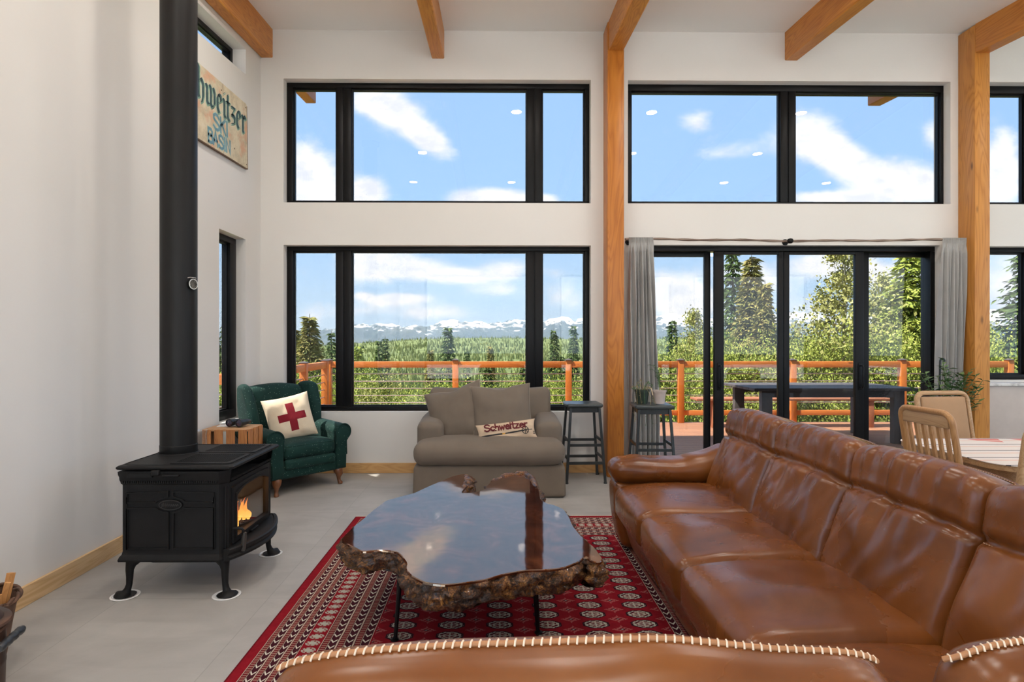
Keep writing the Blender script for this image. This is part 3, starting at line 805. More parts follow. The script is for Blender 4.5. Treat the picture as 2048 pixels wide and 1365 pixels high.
g = G(); g.lathe([(.1035,zc-.06),(.135,zc-.045),(.14,zc-.004),(.14,zc)], 48); part(t, 'ceiling_collar', g, M_['pipe'], angle=30)
p = at(397, 570, 3.62)
t = thing('thermometer', 'small round black dial thermometer stuck to the side of the stovepipe', 'thermometer', (px_+.1045*cos(R(-20)), py_+.1045*sin(R(-20)), p.z), rotz=R(-20))
M = Matrix.Rotation(R(90), 4, 'Y')
g = G(); g.lathe([(0,0),(.026,0),(.033,.004),(.034,.010),(.031,.014),(.029,.013)], 28, M); g.lathe([(0,.0118),(.029,.0118)], 28, M); part(t, 'case', g, M_['black'])
g = G(); g.frame([(.032*cos(2*pi*i/24),.032*sin(2*pi*i/24)) for i in range(24)],[(.028*cos(2*pi*i/24),.028*sin(2*pi*i/24)) for i in range(24)],.0125,.0155,M); part(t,'bezel',g,plain('white_bezel',(.7,.7,.68),.4)); g = G(); g.lathe([(0,.0125),(.027,.0125),(.027,.0130),(0,.0130)], 24, M); part(t, 'dial', g, plain('dial_face', (.45,.43,.38), .4))
g = G(); g.tube([(.0,.03,.036),(.008,.02,.040),(.008,-.02,.040),(.0,-.03,.036)], .003, 6); part(t, 'wire_hook', g, plain('steel', (.6,.6,.6), .3, 1.0))

# ------------------------------------------------------------------ painted sign on the left wall
FONT = {
 'S': (.95, [[(.82,.80),(.62,.97),(.35,1),(.12,.86),(.12,.66),(.34,.54),(.62,.46),(.84,.32),(.82,.12),(.60,0),(.32,0),(.08,.16)]]),
 'c': (.66, [[(.55,.50),(.40,.60),(.2,.58),(.06,.42),(.06,.2),(.2,.03),(.4,0),(.56,.1)]]),
 'h': (.68, [[(.08,1),(.08,0)],[(.08,.38),(.24,.56),(.44,.56),(.52,.4),(.52,0)]]),
 'w': (.86, [[(.02,.6),(.2,.02),(.38,.5),(.56,.02),(.74,.6)]]),
 'e': (.66, [[(.07,.31),(.55,.34),(.5,.52),(.34,.6),(.17,.56),(.06,.4),(.06,.18),(.2,.02),(.4,0),(.56,.10)]]),
 'i': (.28, [[(.1,.6),(.1,0)],[(.1,.80),(.1,.88)]]),
 't': (.52, [[(.2,.95),(.2,.1),(.34,0),(.42,.03)],[(0,.62),(.44,.62)]]),
 'z': (.66, [[(.04,.6),(.52,.6),(.04,0),(.56,0)]]),
 'r': (.56, [[(.1,.6),(.1,0)],[(.1,.36),(.24,.54),(.36,.58),(.46,.56)]]),
 'K': (.86, [[(.1,1),(.1,0)],[(.75,1),(.12,.45)],[(.3,.6),(.78,0)]]),
 'I': (.36, [[(.15,1),(.15,0)]]),
 'B': (.86, [[(.1,0),(.1,1),(.55,1),(.72,.86),(.70,.62),(.5,.53),(.1,.52)],[(.5,.53),(.76,.42),(.78,.14),(.58,0),(.1,0)]]),
 'A': (.92, [[(.04,0),(.42,1),(.80,0)],[(.18,.34),(.66,.34)]]),
 'N': (.90, [[(.1,0),(.1,1),(.74,0),(.74,1)]]),
}
def write(g, text, x, z, size, wd, h, fn=None, M=None, nib=False, slant=0.0, sx=1.0):
    for ch in text:
        if ch == ' ': x += .4*size*sx; continue
        adv, strokes = FONT[ch]
        for st in strokes:
            pts = [(x+(px+slant*py)*size*sx, z+py*size) for px, py in st]
            # short pieces so letters can lie on curved cloth
            fine = []
            for a, b in zip(pts, pts[1:]):
                for k in range(3): fine.append((a[0]+(b[0]-a[0])*k/3, a[1]+(b[1]-a[1])*k/3))
            fine.append(pts[-1])
            if nib: g.nib(fine, wd, h, 35, M, fn)
            else: g.ribbon(pts if fn is None else fine, wd, h, M, fn)
        x += adv*size*sx
    return x
BLACKLETTER = { # pointed broad-pen letters, x-height .62
 'S': (.78, [[(.66,.86),(.46,1),(.2,.88),(.14,.66),(.34,.54),(.58,.42),(.62,.2),(.4,.02),(.12,.1)],[(.3,.9),(.3,.1)]]),
 'c': (.50, [[(.42,.56),(.22,.64),(.08,.5),(.08,.14),(.24,0),(.42,.1)]]),
 'h': (.60, [[(.02,1),(.12,.92),(.12,.06),(.18,0)],[(.12,.48),(.3,.64),(.44,.5),(.44,.1),(.36,-.1)],[(.0,.92),(.2,1.04)]]),
 'w': (.82, [[(.02,.6),(.12,.54),(.12,.08),(.24,0),(.38,.12)],[(.3,.66),(.4,.56),(.4,.08),(.52,0),(.68,.16),(.68,.5),(.58,.66)]]),
 'e': (.50, [[(.10,.3),(.38,.44),(.30,.62),(.18,.62),(.08,.48),(.08,.14),(.22,0),(.40,.12)]]),
 'i': (.28, [[(.02,.6),(.12,.54),(.12,.08),(.22,0)],[(.08,.78),(.14,.84)]]),
 't': (.36, [[(.12,.86),(.12,.10),(.24,0),(.32,.06)],[(.0,.6),(.3,.6)]]),
 'z': (.48, [[(.06,.58),(.38,.58),(.12,.32),(.36,.26),(.34,.06),(.08,-.02)],[(.12,.32),(.3,.32)]]),
 'r': (.42, [[(.02,.6),(.12,.54),(.12,.06),(.2,0)],[(.12,.48),(.26,.64),(.38,.54)]]),
}
def sign():
    m, nt, bs = newmat('weathered_painted_board'); v = co(nt); x, y, z = sep(nt, v)
    n = noi(nt, v, 9, 6, .65); n2 = noi(nt, comb(nt, x*2.0, y*8.0, z*30.0), 1.5, 4, .6)
    c = ramp(nt, n, [(.3, (.52,.43,.29)), (.55, (.72,.62,.44)), (.8, (.78,.71,.56))])
    pk = noi(nt, comb(nt, y*1.0, z*1.2, x+4.0), 4.5, 3)
    c = mixc(nt, pk.smooth(.54, .68)*.7, c, (.72,.36,.22))
    c = mixc(nt, n2.smooth(.62, .72)*.5, c, (.38,.42,.34))
    nt.links.new(c, bs.inputs['Base Color']); bs.inputs['Roughness'].default_value = .8
    Y0, Y1, zA, zB = 4.56, 5.845, 3.10, 3.745
    t = thing('painted_sign', 'weathered cream wooden ski sign with green blackletter, high on the left wall', 'sign', (LX+.002, 5.2, 3.42), rot=(R(2.0), 0, 0))
    W, Hh = 1.285, .64
    # u along +Y, v up, thickness toward +X ; split board: two planks
    M = Matrix(((0,0,1,0),(1,0,0,0),(0,1,0,0),(0,0,0,1)))
    g = G(); g.prism([(-W/2,-Hh/2+.006),(-W/2+.01,-Hh/2),(W/2-.012,-Hh/2+.002),(W/2,-Hh/2+.02),(W/2-.002,Hh/2-.02),(W/2-.02,Hh/2),(-W/2+.004,Hh/2-.003)], 0, .022, M)
    part(t, 'board', g, m, smooth=False)
    e = plain('board_edge_wood', (.16,.10,.06), .8, var=.3, vs=20)
    g = G(); g.prism([(-W/2,-Hh/2-.004),(W/2-.01,-Hh/2-.002),(W/2-.01,-Hh/2+.004),(-W/2,-Hh/2+.006)], .0, .026, M); g.box(.001,.024,W/2-.004,W/2+.002,-Hh/2,Hh/2-.02); part(t, 'board_edge', g, e, smooth=False)
    green = plain('faded_green_paint', (.20,.34,.25), .7, var=.35, vs=18); dk = plain('dark_teal_paint', (.045,.085,.095), .7, var=.4, vs=22)
    blue = plain('faded_blue_paint', (.16,.31,.38), .7, var=.3, vs=18); mint = plain('mint_outline_paint', (.42,.60,.50), .7, var=.25, vs=14)
    FB = dict(FONT); save = dict(FONT)
    # blackletter word; runs to the right edge
    FONT.update(BLACKLETTER)
    size = .268; total = sum(FONT[c][0] for c in 'Schweitzer')*size*.90
    x0 = W/2-.035-total
    for mat, wd, dz, ox, oz in ((mint,.066,.0225,.006,-.006),(green,.050,.0232,.010,-.010),(dk,.036,.0240,0,0)):
        g = G(); write(g, 'Schweitzer', x0+ox, .030+oz, size, wd, .0006, nib=True, sx=.90, M=M @ Matrix.Translation((0,0,dz)) @ Matrix.Rotation(R(-1.5),4,'Z')); part(t, 'lettering', g, mat, smooth=False)
    for c in 'Schweitzer': FONT[c] = save[c]
    for mat, wd, dz in ((mint,.038,.0225),(blue,.026,.0235)):
        g = G(); MM = M @ Matrix.Translation((0,0,dz)) @ Matrix.Rotation(R(1),4,'Z')
        write(g, 'SKI', -.07, -.135, .13, wd*.9, .0006, sx=1.05, M=MM); write(g, 'BASIN', -.17, -.278, .112, wd*.85, .0006, sx=.98, M=MM)
        part(t, 'lettering', g, mat, smooth=False)
    g = G()
    for (a, b) in ((-.6,.28),(W/2-.03,Hh/2-.04),(W/2-.03,-Hh/2+.04),(.1,.25),(.35,-.2),(.05,-.28)):
        g.lathe([(0,.0255),(.006,.0245),(.007,.022)], 8, M @ Matrix.Translation((a,b,0)))
    part(t, 'screw', g, e)
    g = G(); g.ribbon([(.13,-Hh/2),(.128,-.1),(.131,.1),(.129,Hh/2)], .003, .0004, M @ Matrix.Translation((0,0,.0222))); part(t, 'plank_seam', g, e, smooth=False)
sign()

# ------------------------------------------------------------------ crate side table, binoculars, paper, glass vase
M_['crate'] = wood('pine_crate', (.50,.21,.06), (.30,.10,.028), 'Z', 1.5, .6)
def crate():
    t = thing('wooden_crate', 'upended slatted pine crate used as a side table behind the stove', 'crate', (-2.268, 5.06, 0))
    w, d, h = .38, .30, .665; X0, X1 = -w/2, w/2
    g = G(); g.box(X0,X1,-d/2,d/2,h-.018,h,.003); part(t, 'end_board', g, wood('pine_crate_end', (.60,.36,.19), (.42,.21,.09), 'X', 1.5, .6)); 
    g = G(); g.box(X0,X1,-d/2,d/2,.0,.018,.003); part(t, 'end_board', g, M_['crate'])
    for k in range(4):
        g = G(); x = X0+.004+k*.1; g.box(x, x+.072, -d/2-.010, -d/2, .0, h-.004, .002); part(t, 'slat', g, M_['crate'])
    for k in range(3):
        g = G(); y = -d/2+.004+k*.105; g.box(X1, X1+.010, y, y+.082, .0, h-.004, .002); part(t, 'slat', g, M_['crate'])
    g = G(); g.box(X0,X0+.01,-d/2,d/2,.018,h-.018,.002); part(t, 'side_board', g, M_['crate'])
crate()
g = G(); g.box(-.10,.10,-.06,.06,0,.003,.001); solo('folded_paper', g, plain('paper', (.75,.73,.70), .7), 'folded white paper lying on the crate under the binoculars', 'paper', (-2.32, 5.13, .6655), (0,0,R(12)))
def binoculars():
    t = thing('binoculars', 'black binoculars lying on the pine crate', 'binoculars', (-2.22, 5.08, .704), rotz=R(-14))
    rub = plain('black_rubber', (.012,.012,.012), .45)
    for s in (-1, 1):
        g = G(); M = Matrix.Translation((s*.048, -.01, 0)) @ Matrix.Rotation(R(90), 4, 'X') @ Matrix.Translation((0,0,-.02))
        g.lathe([(.018,-.06),(.020,-.055),(.020,-.035),(.024,-.03),(.026,0),(.027,.02),(.030,.045),(.033,.065),(.033,.085),(.028,.086),(.027,.078)], 24, M)
        b = part(t, 'barrel', g, rub)
        g = G(); g.lathe([(0,.076),(.027,.078),(.027,.080),(0,.084)], 20, M); part(b, 'objective_lens', g, plain('coated_lens', (.03,.02,.06), .05, .0, coat=1))
    g = G(); g.box(-.03,.03,-.035,-.015,-.008,.012,.004); g.box(-.03,.03,.02,.035,-.008,.012,.004); g.tube([(0,-.04,.006),(0,.05,.006)], .010, 12); part(t, 'bridge', g, rub)
binoculars()
t = thing('glass_vase', 'tall clear ridged glass vase between the stove and the left wall', 'vase', (-2.33, 4.60, 0))
g = G(); prof = [(.055,.003),(.06,.02),(.05,.2),(.052,.45),(.062,.60),(.058,.67),(.064,.705),(.060,.705),(.054,.67),(.057,.60),(.047,.45),(.045,.2),(.052,.03),(0,.03)]
g.lathe(prof, 40, fn=lambda p, a: Vector((p.x*(1+.04*sin(a*14)), p.y*(1+.04*sin(a*14)), p.z)))
part(t, 'glass_body', g, M_['clear'])

# ------------------------------------------------------------------ copper boiler and kindling basket (bottom left)
cop, nt, bs = newmat('tarnished_copper'); v = co(nt)
n = noi(nt, v, 7, 6, .65, .5)
nt.links.new(ramp(nt, n, [(.3, (.035,.022,.018)), (.52, (.10,.055,.038)), (.75, (.26,.135,.085))]), bs.inputs['Base Color'])
bs.inputs['Metallic'].default_value = .75; link(nt, n*.4+.25, bs.inputs['Roughness']); bump(nt, bs, noi(nt, v, 14, 3), .2, .006)
def boiler():
    t = thing('copper_boiler', 'tarnished oval copper boiler with lid and dark side handle, at the bottom left corner', 'boiler', (-1.995, 2.00, 0), rotz=R(14))
    sx, sy = .285, .185
    def ov(prof): g = G(); g.lathe(prof, 56, sx=sx, sy=sy); return g
    part(t, 'body', ov([(.90,.002),(.93,.01),(.94,.12),(.945,.125),(.945,.135),(.94,.14),(.95,.26),(.955,.265),(.955,.275),(.95,.28),(.96,.385),(.99,.392),(.99,.402),(.96,.405),(.96,.408)]), cop, angle=30)
    part(t, 'lid', ov([(.97,.408),(1.01,.408),(1.02,.414),(1.01,.420),(.93,.424),(.90,.434),(.86,.440),(.5,.450),(0,.452)]), cop, angle=30)
    for s in (1, -1):
        g = G(); X = s*.262
        for dy in (-.052, .052):
            g.tube([(X*.98,dy*.9,.325),(X+s*.02,dy,.335),(X+s*.035,dy,.352)], [.012,.010,.010], 10)
        g.lathe([(0,0),(.03,0),(.028,.006),(0,.008)], 14, Matrix.Translation((X*.97,-.045,.32)) @ Matrix.Rotation(R(90*s), 4, 'Y'))
        b = part(t, 'handle_bracket', g, cop)
        g = G(); g.tube([(X+s*.035,-.075+.15*i/12,.354) for i in range(13)], [.012+.004*abs(sin(i*pi/3)) for i in range(13)], 12); part(b, 'grip', g, plain('black_grip', (.03,.032,.035), .35, var=.4))
boiler()
M_['wicker'] = plain('dark_wicker', (.12,.06,.035), .7, var=.4, vs=30)
t = thing('kindling_basket', 'round dark wicker basket of kindling against the left wall', 'basket', (-2.235, 2.44, 0))
g = G(); g.lathe([(0,.004),(.15,.004),(.165,.08),(.182,.20),(.20,.30),(.195,.30),(.176,.20),(.158,.08),(.145,.015),(0,.015)], 48, fn=lambda p,a: Vector((p.x*(1+.012*sin(a*30+p.z*200)), p.y*(1+.012*sin(a*30+p.z*200)), p.z)))
part(t, 'basket_body', g, M_['wicker'])
g = G()
for ph in (0, pi):
    g.tube([((.203+.006*cos(a*10+ph))*cos(a), (.203+.006*cos(a*10+ph))*sin(a), .306+.007*sin(a*10+ph)) for a in [2*pi*k/90 for k in range(90)]], .0075, 8, closed=True)
part(t, 'rim', g, M_['wicker'])
kw = wood('kindling_wood', (.68,.34,.12), (.50,.22,.06), 'Z', 3, .7, knots=False)
rf = random.Random(5)
desc = ['tallest kindling stick standing upright at the frame edge','dark barked kindling stick at the back of the basket','broad split kindling stick leaning right','thin kindling stick in front of the broad one','short kindling stick at the left of the basket','slender kindling stick behind the broad one','pale kindling stick leaning toward the wall']
for k, (x, y, h, tx, ty, wd) in enumerate(((-.03,-.02,.44,.05,0,.030),(.02,.08,.42,0,.06,.024),(.10,-.01,.40,.16,.0,.034),(.06,-.05,.34,.13,-.03,.020),(-.08,-.03,.33,-.06,0,.026),(.045,.03,.37,.1,.04,.018),(-.05,.09,.39,-.12,.05,.026))):
    g = G(); e = rf.uniform(-.2,.2)
    g.loft([[(a*wd*.5*(1+.2*sin(z*9+k)), b*wd*.35, z) for a, b in ((-1,-1),(1,-.7),(.8,1),(-.7,.9))] for z in (0, h*.4, h*.7, h*.93, h-.03*0)])
    solo('kindling_stick', g, kw if k != 1 else bark, desc[k] + ' of the wicker basket' if 'basket' not in desc[k] else desc[k], 'kindling', (-2.235+.07+x*.7, 2.44+y*.8, .018), (-ty*1.0, tx*.8+.12, R(rf.uniform(0,90))), group='kindling in the wicker basket', smooth=False)
# ================================================================== ARMCHAIR IN THE CORNER
def dotted_green():
    m, nt, bs = newmat('green_dotted_fabric'); v = co(nt)
    n = noi(nt, v, 4, 4, .6); d = voro(nt, v, 46, rnd=.75)
    c = ramp(nt, n, [(.3, (.0025,.022,.018)), (.7, (.006,.040,.032))])
    c = mixc(nt, (1-d.smooth(.10,.16))*.75, c, (.22,.34,.28))
    nt.links.new(c, bs.inputs['Base Color']); bs.inputs['Roughness'].default_value = .75; bs.inputs['Sheen Weight'].default_value = .04; bs.inputs['Specular IOR Level'].default_value = .25
    bump(nt, bs, noi(nt, v, 400, 2), .2, .002); return m
M_['green'] = dotted_green()
M_['walnut'] = plain('carved_walnut', (.17,.065,.025), .28, var=.3, vs=18)
def wob(a, s): return lambda p: NZ.noise(Vector(p)*s)*a
def armchair():
    t = thing('wing_armchair', 'dark green dotted wing armchair with rolled arms in the corner, angled into the room', 'armchair', (-1.735, 5.50, 0), rotz=R(48))
    Gm = M_['green']    # local: front centre at origin, x across, -y toward the sitter's feet... chair extends to +y
    W = .80
    g = G(); g.soft((.62,.66,.17), .03, (8,8,4), M=Matrix.Translation((0,.34,.235))); part(t, 'seat_base', g, Gm)
    g = G(); g.soft((.52,.05,.10), .025, (10,4,4), (0,.012,0), M=Matrix.Translation((0,.012,.285))); part(t, 'front_rail', g, Gm)
    g = G(); g.soft((.545,.56,.145), .05, (14,14,5), (0,.01,.03), M=Matrix.Translation((0,.275,.40))); 
    o = part(t, 'seat_cushion', g, Gm)
    g = G(); g.tube([(x,y,.455) for x, y in rounded(-.262,.262,.005,.545,.05,4)], .006, 6, closed=True); part(o, 'piping', g, Gm)
    # rolled arms: profile extruded from front to back
    for s in (-1, 1):
        n = 22; rings = []
        prof = []
        cx, cz, r = .352, .532, .082
        prof += [(.275,.16),(.272,.42)]
        for k in range(n+1):
            a = R(200-250*k/n); prof.append((cx+r*cos(a), cz+r*sin(a)))
        prof += [(.385,.44),(.388,.30),(.384,.16)]
        for y, k in ((-.006,.86),(.0,.96),(.010,1.0),(.3,1.0),(.60,1.0),(.66,.97)):
            c0 = (.335,.36); rise = .03*(y/.6)
            rings.append([(s*(c0[0]+(px-c0[0])*k), y, c0[1]+(pz-c0[1])*k+rise*(pz>.4)) for px, pz in prof])
        g = G(); g.loft(rings); a = part(t, 'armrest', g, Gm, angle=35)
        g = G(); g.tube([(s*px, -.002, pz) for px, pz in prof[1:-1]], .0065, 6); part(a, 'piping', g, Gm)
    # back with wings
    def bend(p, u): # lean and arch
        k = (u.z+1)/2; return Vector((p.x, p.y+.12*k-.02*(1-u.x*u.x)*(1-k)*0, p.z+.035*(1-u.x*u.x)*max(0,u.z)))
    g = G(); g.soft((.60,.15,.64), .065, (14,5,14), (0,.02,0), bend, Matrix.Translation((0,.60,.66))); part(t, 'backrest', g, Gm)
    for s in (-1, 1):
        def wing(p, u, s=s):
            k = (u.z+1)/2; fw = (u.y+1)/2      # 0 front
            z = p.z+.02*(1-u.y*u.y)*max(0,u.z)
            return Vector((p.x+s*.045*(1-fw)*k, p.y*(.62+.38*sin(pi*min(1,k*.9+.1)))+.12*k, z))
        g = G(); g.soft((.095,.32,.50), .042, (4,10,12), (.01,0,0), wing, Matrix.Translation((s*.315,.53,.755))); part(t, 'wing', g, Gm)
    for sx, y in ((-1,.04),(1,.04),(-1,.60),(1,.60)):
        d = 1 if y < .3 else -1
        g = G(); g.tube([(sx*.315,y+.01*d,.165),(sx*.318,y+.002*d,.14),(sx*.325,y-.012*d,.105),(sx*.322,y-.004*d,.07),(sx*.325,y-.006*d,.035),(sx*.332,y-.02*d,.012),(sx*.332,y-.022*d,.001)],
                        [.042,.045,.036,.020,.017,.024,.018], 14); part(t, 'leg', g, M_['walnut'], angle=70)
    t.scale = (1, 1, .965); return t
armchair()

# cushions: a stuffed square with pinched corners, front toward -y
def pillow_pt(u, v, w, h, t_, side, seed=0, dent=0.0):
    e = (1-abs(u)**2.6)*(1-abs(v)**2.6); e = max(e, 0)**.55
    x = w/2*u*(1-.07*(1-v*v)*abs(u)**3)
    z = h/2*v*(1-.07*(1-u*u)*abs(v)**3)
    y = side*t_/2*e
    wr = NZ.noise(Vector((u*2.2+seed, v*2.2, side*3.0)))*.016*e+NZ.noise(Vector((u*6+seed, v*5, side)))*.006*e
    y += wr*side-dent*math.exp(-((u)**2*14+(v-1)**2*5))*e*side*0
    z -= dent*math.exp(-(u*u)*9)*max(0, v)**3
    return Vector((x, y, z))
def pillow_rim(w, h, t_, seed, dent=0.0):
    g = G(); q = []
    for k in range(120):
        a = k/30; s = int(a); f = 2*(a-s)-1; f = sin(f*pi/2)
        u, v = ((f,-1),(1,f),(-f,1),(-1,-f))[s]; q.append(pillow_pt(u, v, w, h, t_, 1, seed, dent))
    return g.tube(q, .0042, 6, closed=True)
def pillow_geo(w, h, t_, seed=0, n=30, dent=0.0):
    g = G(); sp = [sin((-1+2*i/n)*pi/2) for i in range(n+1)]
    idx = {}; vs = []
    for side in (-1, 1):
        for i in range(n+1):
            for j in range(n+1):
                edge = i in (0, n) or j in (0, n)
                key = (i, j, 0 if edge else side)
                if key not in idx: idx[key] = len(vs); vs.append(pillow_pt(sp[i], sp[j], w, h, t_, side, seed, dent))
    K = lambda i, j, s: idx[(i, j, 0 if (i in (0, n) or j in (0, n)) else s)]
    fs = [(K(i,j,s), K(i+1,j,s), K(i+1,j+1,s), K(i,j+1,s)) for s in (-1, 1) for i in range(n) for j in range(n)]
    return g.add(vs, fs)
def rotm(rx=0, ry=0, rz=0): return (R(rx), R(ry), R(rz))
m, nt, bs = newmat('cream_knit_with_red_cross'); v = co(nt); x, y, z = sep(nt, v)
cross = (x.abs().lt(.038)*z.abs().lt(.135)).max(x.abs().lt(.135)*z.abs().lt(.036))*y.lt(.0)
kn = noi(nt, vscale(nt, v, (1,1,1)), 260, 2)
c = mixc(nt, kn*.4, ramp(nt, noi(nt, v, 6, 4), [(.3, (.72,.58,.40)), (.7, (.82,.71,.54))]), (.55,.42,.28))
c = mixc(nt, cross, c, mixc(nt, kn*.5, (.25,.006,.016), (.15,.004,.01)))
nt.links.new(c, bs.inputs['Base Color']); bs.inputs['Roughness'].default_value = .9; bump(nt, bs, kn, .5, .004)
solo('throw_pillow', pillow_geo(.46,.44,.15,2), m, 'cream knitted pillow with a dark red cross on the green armchair', 'pillow', at(580,836,5.68), (R(-16), R(-9), R(40)), angle=180)

# ------------------------------------------------------------------ chair-and-a-half with throw pillows
M_['taupe'] = cloth_mat('taupe_cotton_slipcover', (.200,.160,.122), 500, .92, .84, .05)
def loveseat():
    t = thing('loveseat', 'wide taupe slipcovered armchair under the left lower window, facing the coffee table', 'loveseat', (-.055, 5.20, 0))
    T = M_['taupe']; W = 1.36
    wr = lambda a, s: (lambda p, u: p+Vector((NZ.noise(p*s+Vector((3,0,0))), NZ.noise(p*s+Vector((0,7,0))), NZ.noise(p*s)))*a)
    def skirt(p, u):
        k = (1-u.z)/2; q = p+Vector((NZ.noise(Vector((p.x*6,p.y*6,p.z*2)))*.006, -.008*k+NZ.noise(Vector((p.x*5,1,p.z*1.5)))*.007, 0))
        q.x *= 1+.012*k; return q
    g = G(); g.soft((W,.94,.285), .035, (24,14,8), (0,0,0), skirt, Matrix.Translation((0,.475,.148))); sk = part(t, 'skirt', g, T)
    # seat cushion, T-shaped and overhanging the skirt
    def seat(p, u):
        k = max(0, -u.y)            # front bulge
        q = p+Vector((0, -.02*(1-u.z*u.z)*k, .018*(1-u.x*u.x)*(1-u.y*u.y)*max(0,u.z)))
        if q.z > .06 : q.z -= .010*math.exp(-(p.x-.02)**2*30)*max(0,-u.y)
        return q+Vector((0,0,NZ.noise(Vector((p.x*4,p.y*4,0)))*.012+NZ.noise(Vector((p.x*11,p.y*9,5)))*.004))
    g = G(); g.soft((1.355,.44,.215), .09, (30,10,6), (.01,.015,.012), seat, Matrix.Translation((0,.19,.395))); cs = part(t, 'seat_cushion', g, T)
    g = G(); g.soft((.92,.50,.19), .06, (16,10,6), (0,0,.02), seat, Matrix.Translation((0,.52,.405))); part(t, 'seat_cushion', g, T)
    g = G()
    g.tube([(-.66+1.32*i/40, -.022-.004*sin(i/40*pi), .400+.09*0+NZ.noise(Vector((i*.1,0,0)))*.004) for i in range(41)], .003, 5); part(cs, 'seam', g, T)
    for s in (-1, 1):
        def arm(p, u, s=s):
            k = (u.z+1)/2
            q = p+Vector((s*.012*k*(1-u.y*u.y), 0, .012*(1-u.x*u.x)*max(0,u.z)+.02*u.y*max(0,u.z)))
            return q+Vector((NZ.noise(p*5+Vector((s*4,0,0)))*.008, NZ.noise(p*6)*.006, NZ.noise(p*4+Vector((0,9,s)))*.008))
        g = G(); g.soft((.245,.72,.42), .060, (8,14,10), (.010,.0,.012), arm, Matrix.Translation((s*.552,.565,.445))); part(t, 'armrest', g, T)
    def back(p, u):
        return p+Vector((0, .10*(u.z+1)/2, .014*abs(u.x)**6*max(0,u.z)-.010*(1-u.x*u.x)*max(0,u.z)))+Vector((NZ.noise(p*4)*.008, NZ.noise(p*5)*.012, NZ.noise(Vector((p.x*5,1,2)))*.012))
    g = G(); g.soft((1.24,.18,.46), .06, (22,6,12), (.0,.03,.01), back, Matrix.Translation((.00,.77,.690))); part(t, 'back_cushion', g, T)
    g = G(); g.soft((1.12,.12,.40), .05, (16,5,8), (0,0,0), None, Matrix.Translation((0,.925,.48))); part(t, 'back_frame', g, T)
loveseat()
tp1 = solo('throw_pillow', pillow_geo(.58,.56,.20,5,dent=.03), M_['taupe'], 'large taupe pillow leaning crookedly on the left of the loveseat', 'pillow', at(914,830,5.66), (R(-16), R(-16), R(-10)), group='taupe pillows on the loveseat', angle=180)
tp2 = solo('throw_pillow', pillow_geo(.58,.53,.19,11,dent=.03), M_['taupe'], 'large taupe pillow standing upright in the middle of the loveseat', 'pillow', at(1004,825,5.58), (R(-15), R(-3), R(5)), group='taupe pillows on the loveseat', angle=180)
M_['taupe_pipe'] = plain('taupe_piping', (.30,.25,.20), .8)
part(tp1, 'piping', pillow_rim(.58,.56,.20,5,.03), M_['taupe_pipe']); part(tp2, 'piping', pillow_rim(.58,.53,.19,11,.03), M_['taupe_pipe'])
M_['linen'] = cloth_mat('cream_needlepoint', (.70,.53,.37), 300, .9, .85, .1)
M_['maroon'] = plain('maroon_wool', (.13,.015,.02), .9, bmp=.3); M_['blackwool'] = plain('black_wool', (.02,.02,.022), .9, bmp=.3)
def lumbar():
    w_, h_, t_ = .56, .185, .11
    t = thing('lumbar_pillow', 'narrow cream needlepoint pillow with red lettering and a black ski pole', 'pillow', at(1013,864,5.42), rot=(R(-22), R(-6.5), R(3)))
    o = part(t, 'cushion', pillow_geo(w_, h_, t_, 21), M_['linen'], angle=180)
    def fn(lift):
        def f(p):
            q = pillow_pt(max(-.999,min(.999,p.x/(w_/2))), max(-.999,min(.999,p.y/(h_/2))), w_, h_, t_, -1, 21); return Vector((p.x, q.y-.0015-p.z, p.y))
        return f
    g = G(); write(g, 'Schweitzer', -.205, .012, .066, .0135, .0015, fn=fn(0), sx=.95); part(o, 'lettering', g, M_['maroon'], smooth=False)
    g = G(); rb = lambda pts, wd: g.ribbon([(a[0]+(b[0]-a[0])*k/6, a[1]+(b[1]-a[1])*k/6) for a, b in zip(pts, pts[1:]) for k in range(6)]+[pts[-1]], wd, .0015, fn=fn(0))
    rb([(-.235,-.030),(-.04,-.026)], .014); rb([(-.02,-.026),(.15,-.018)], .012); rb([(.15,-.018),(.235,-.012)], .006)
    rb([(-.23,-.052),(-.18,-.052)], .009); rb([(-.235,-.040),(-.235,-.056)], .008)
    c0 = (.172,-.016)
    rb([(c0[0]+.030*cos(2*pi*k/14), c0[1]+.034*sin(2*pi*k/14)) for k in range(15)], .006)
    for a in (20, 80, 140): rb([(c0[0]-.028*cos(R(a)), c0[1]-.032*sin(R(a))), (c0[0]+.028*cos(R(a)), c0[1]+.032*sin(R(a)))], .005)
    rb([(.245,-.050),(.262,-.050)], .008); rb([(.245,-.034),(.262,-.034)], .006)
    part(o, 'ski_pole_motif', g, M_['blackwool'], smooth=False)
    g = G(); g.ribbon([(-.038,-.026),(-.022,-.026)], .014, .0016, fn=fn(0)); part(o, 'ochre_stripe', g, plain('ochre_wool', (.45,.25,.05), .9), smooth=False)
lumbar()

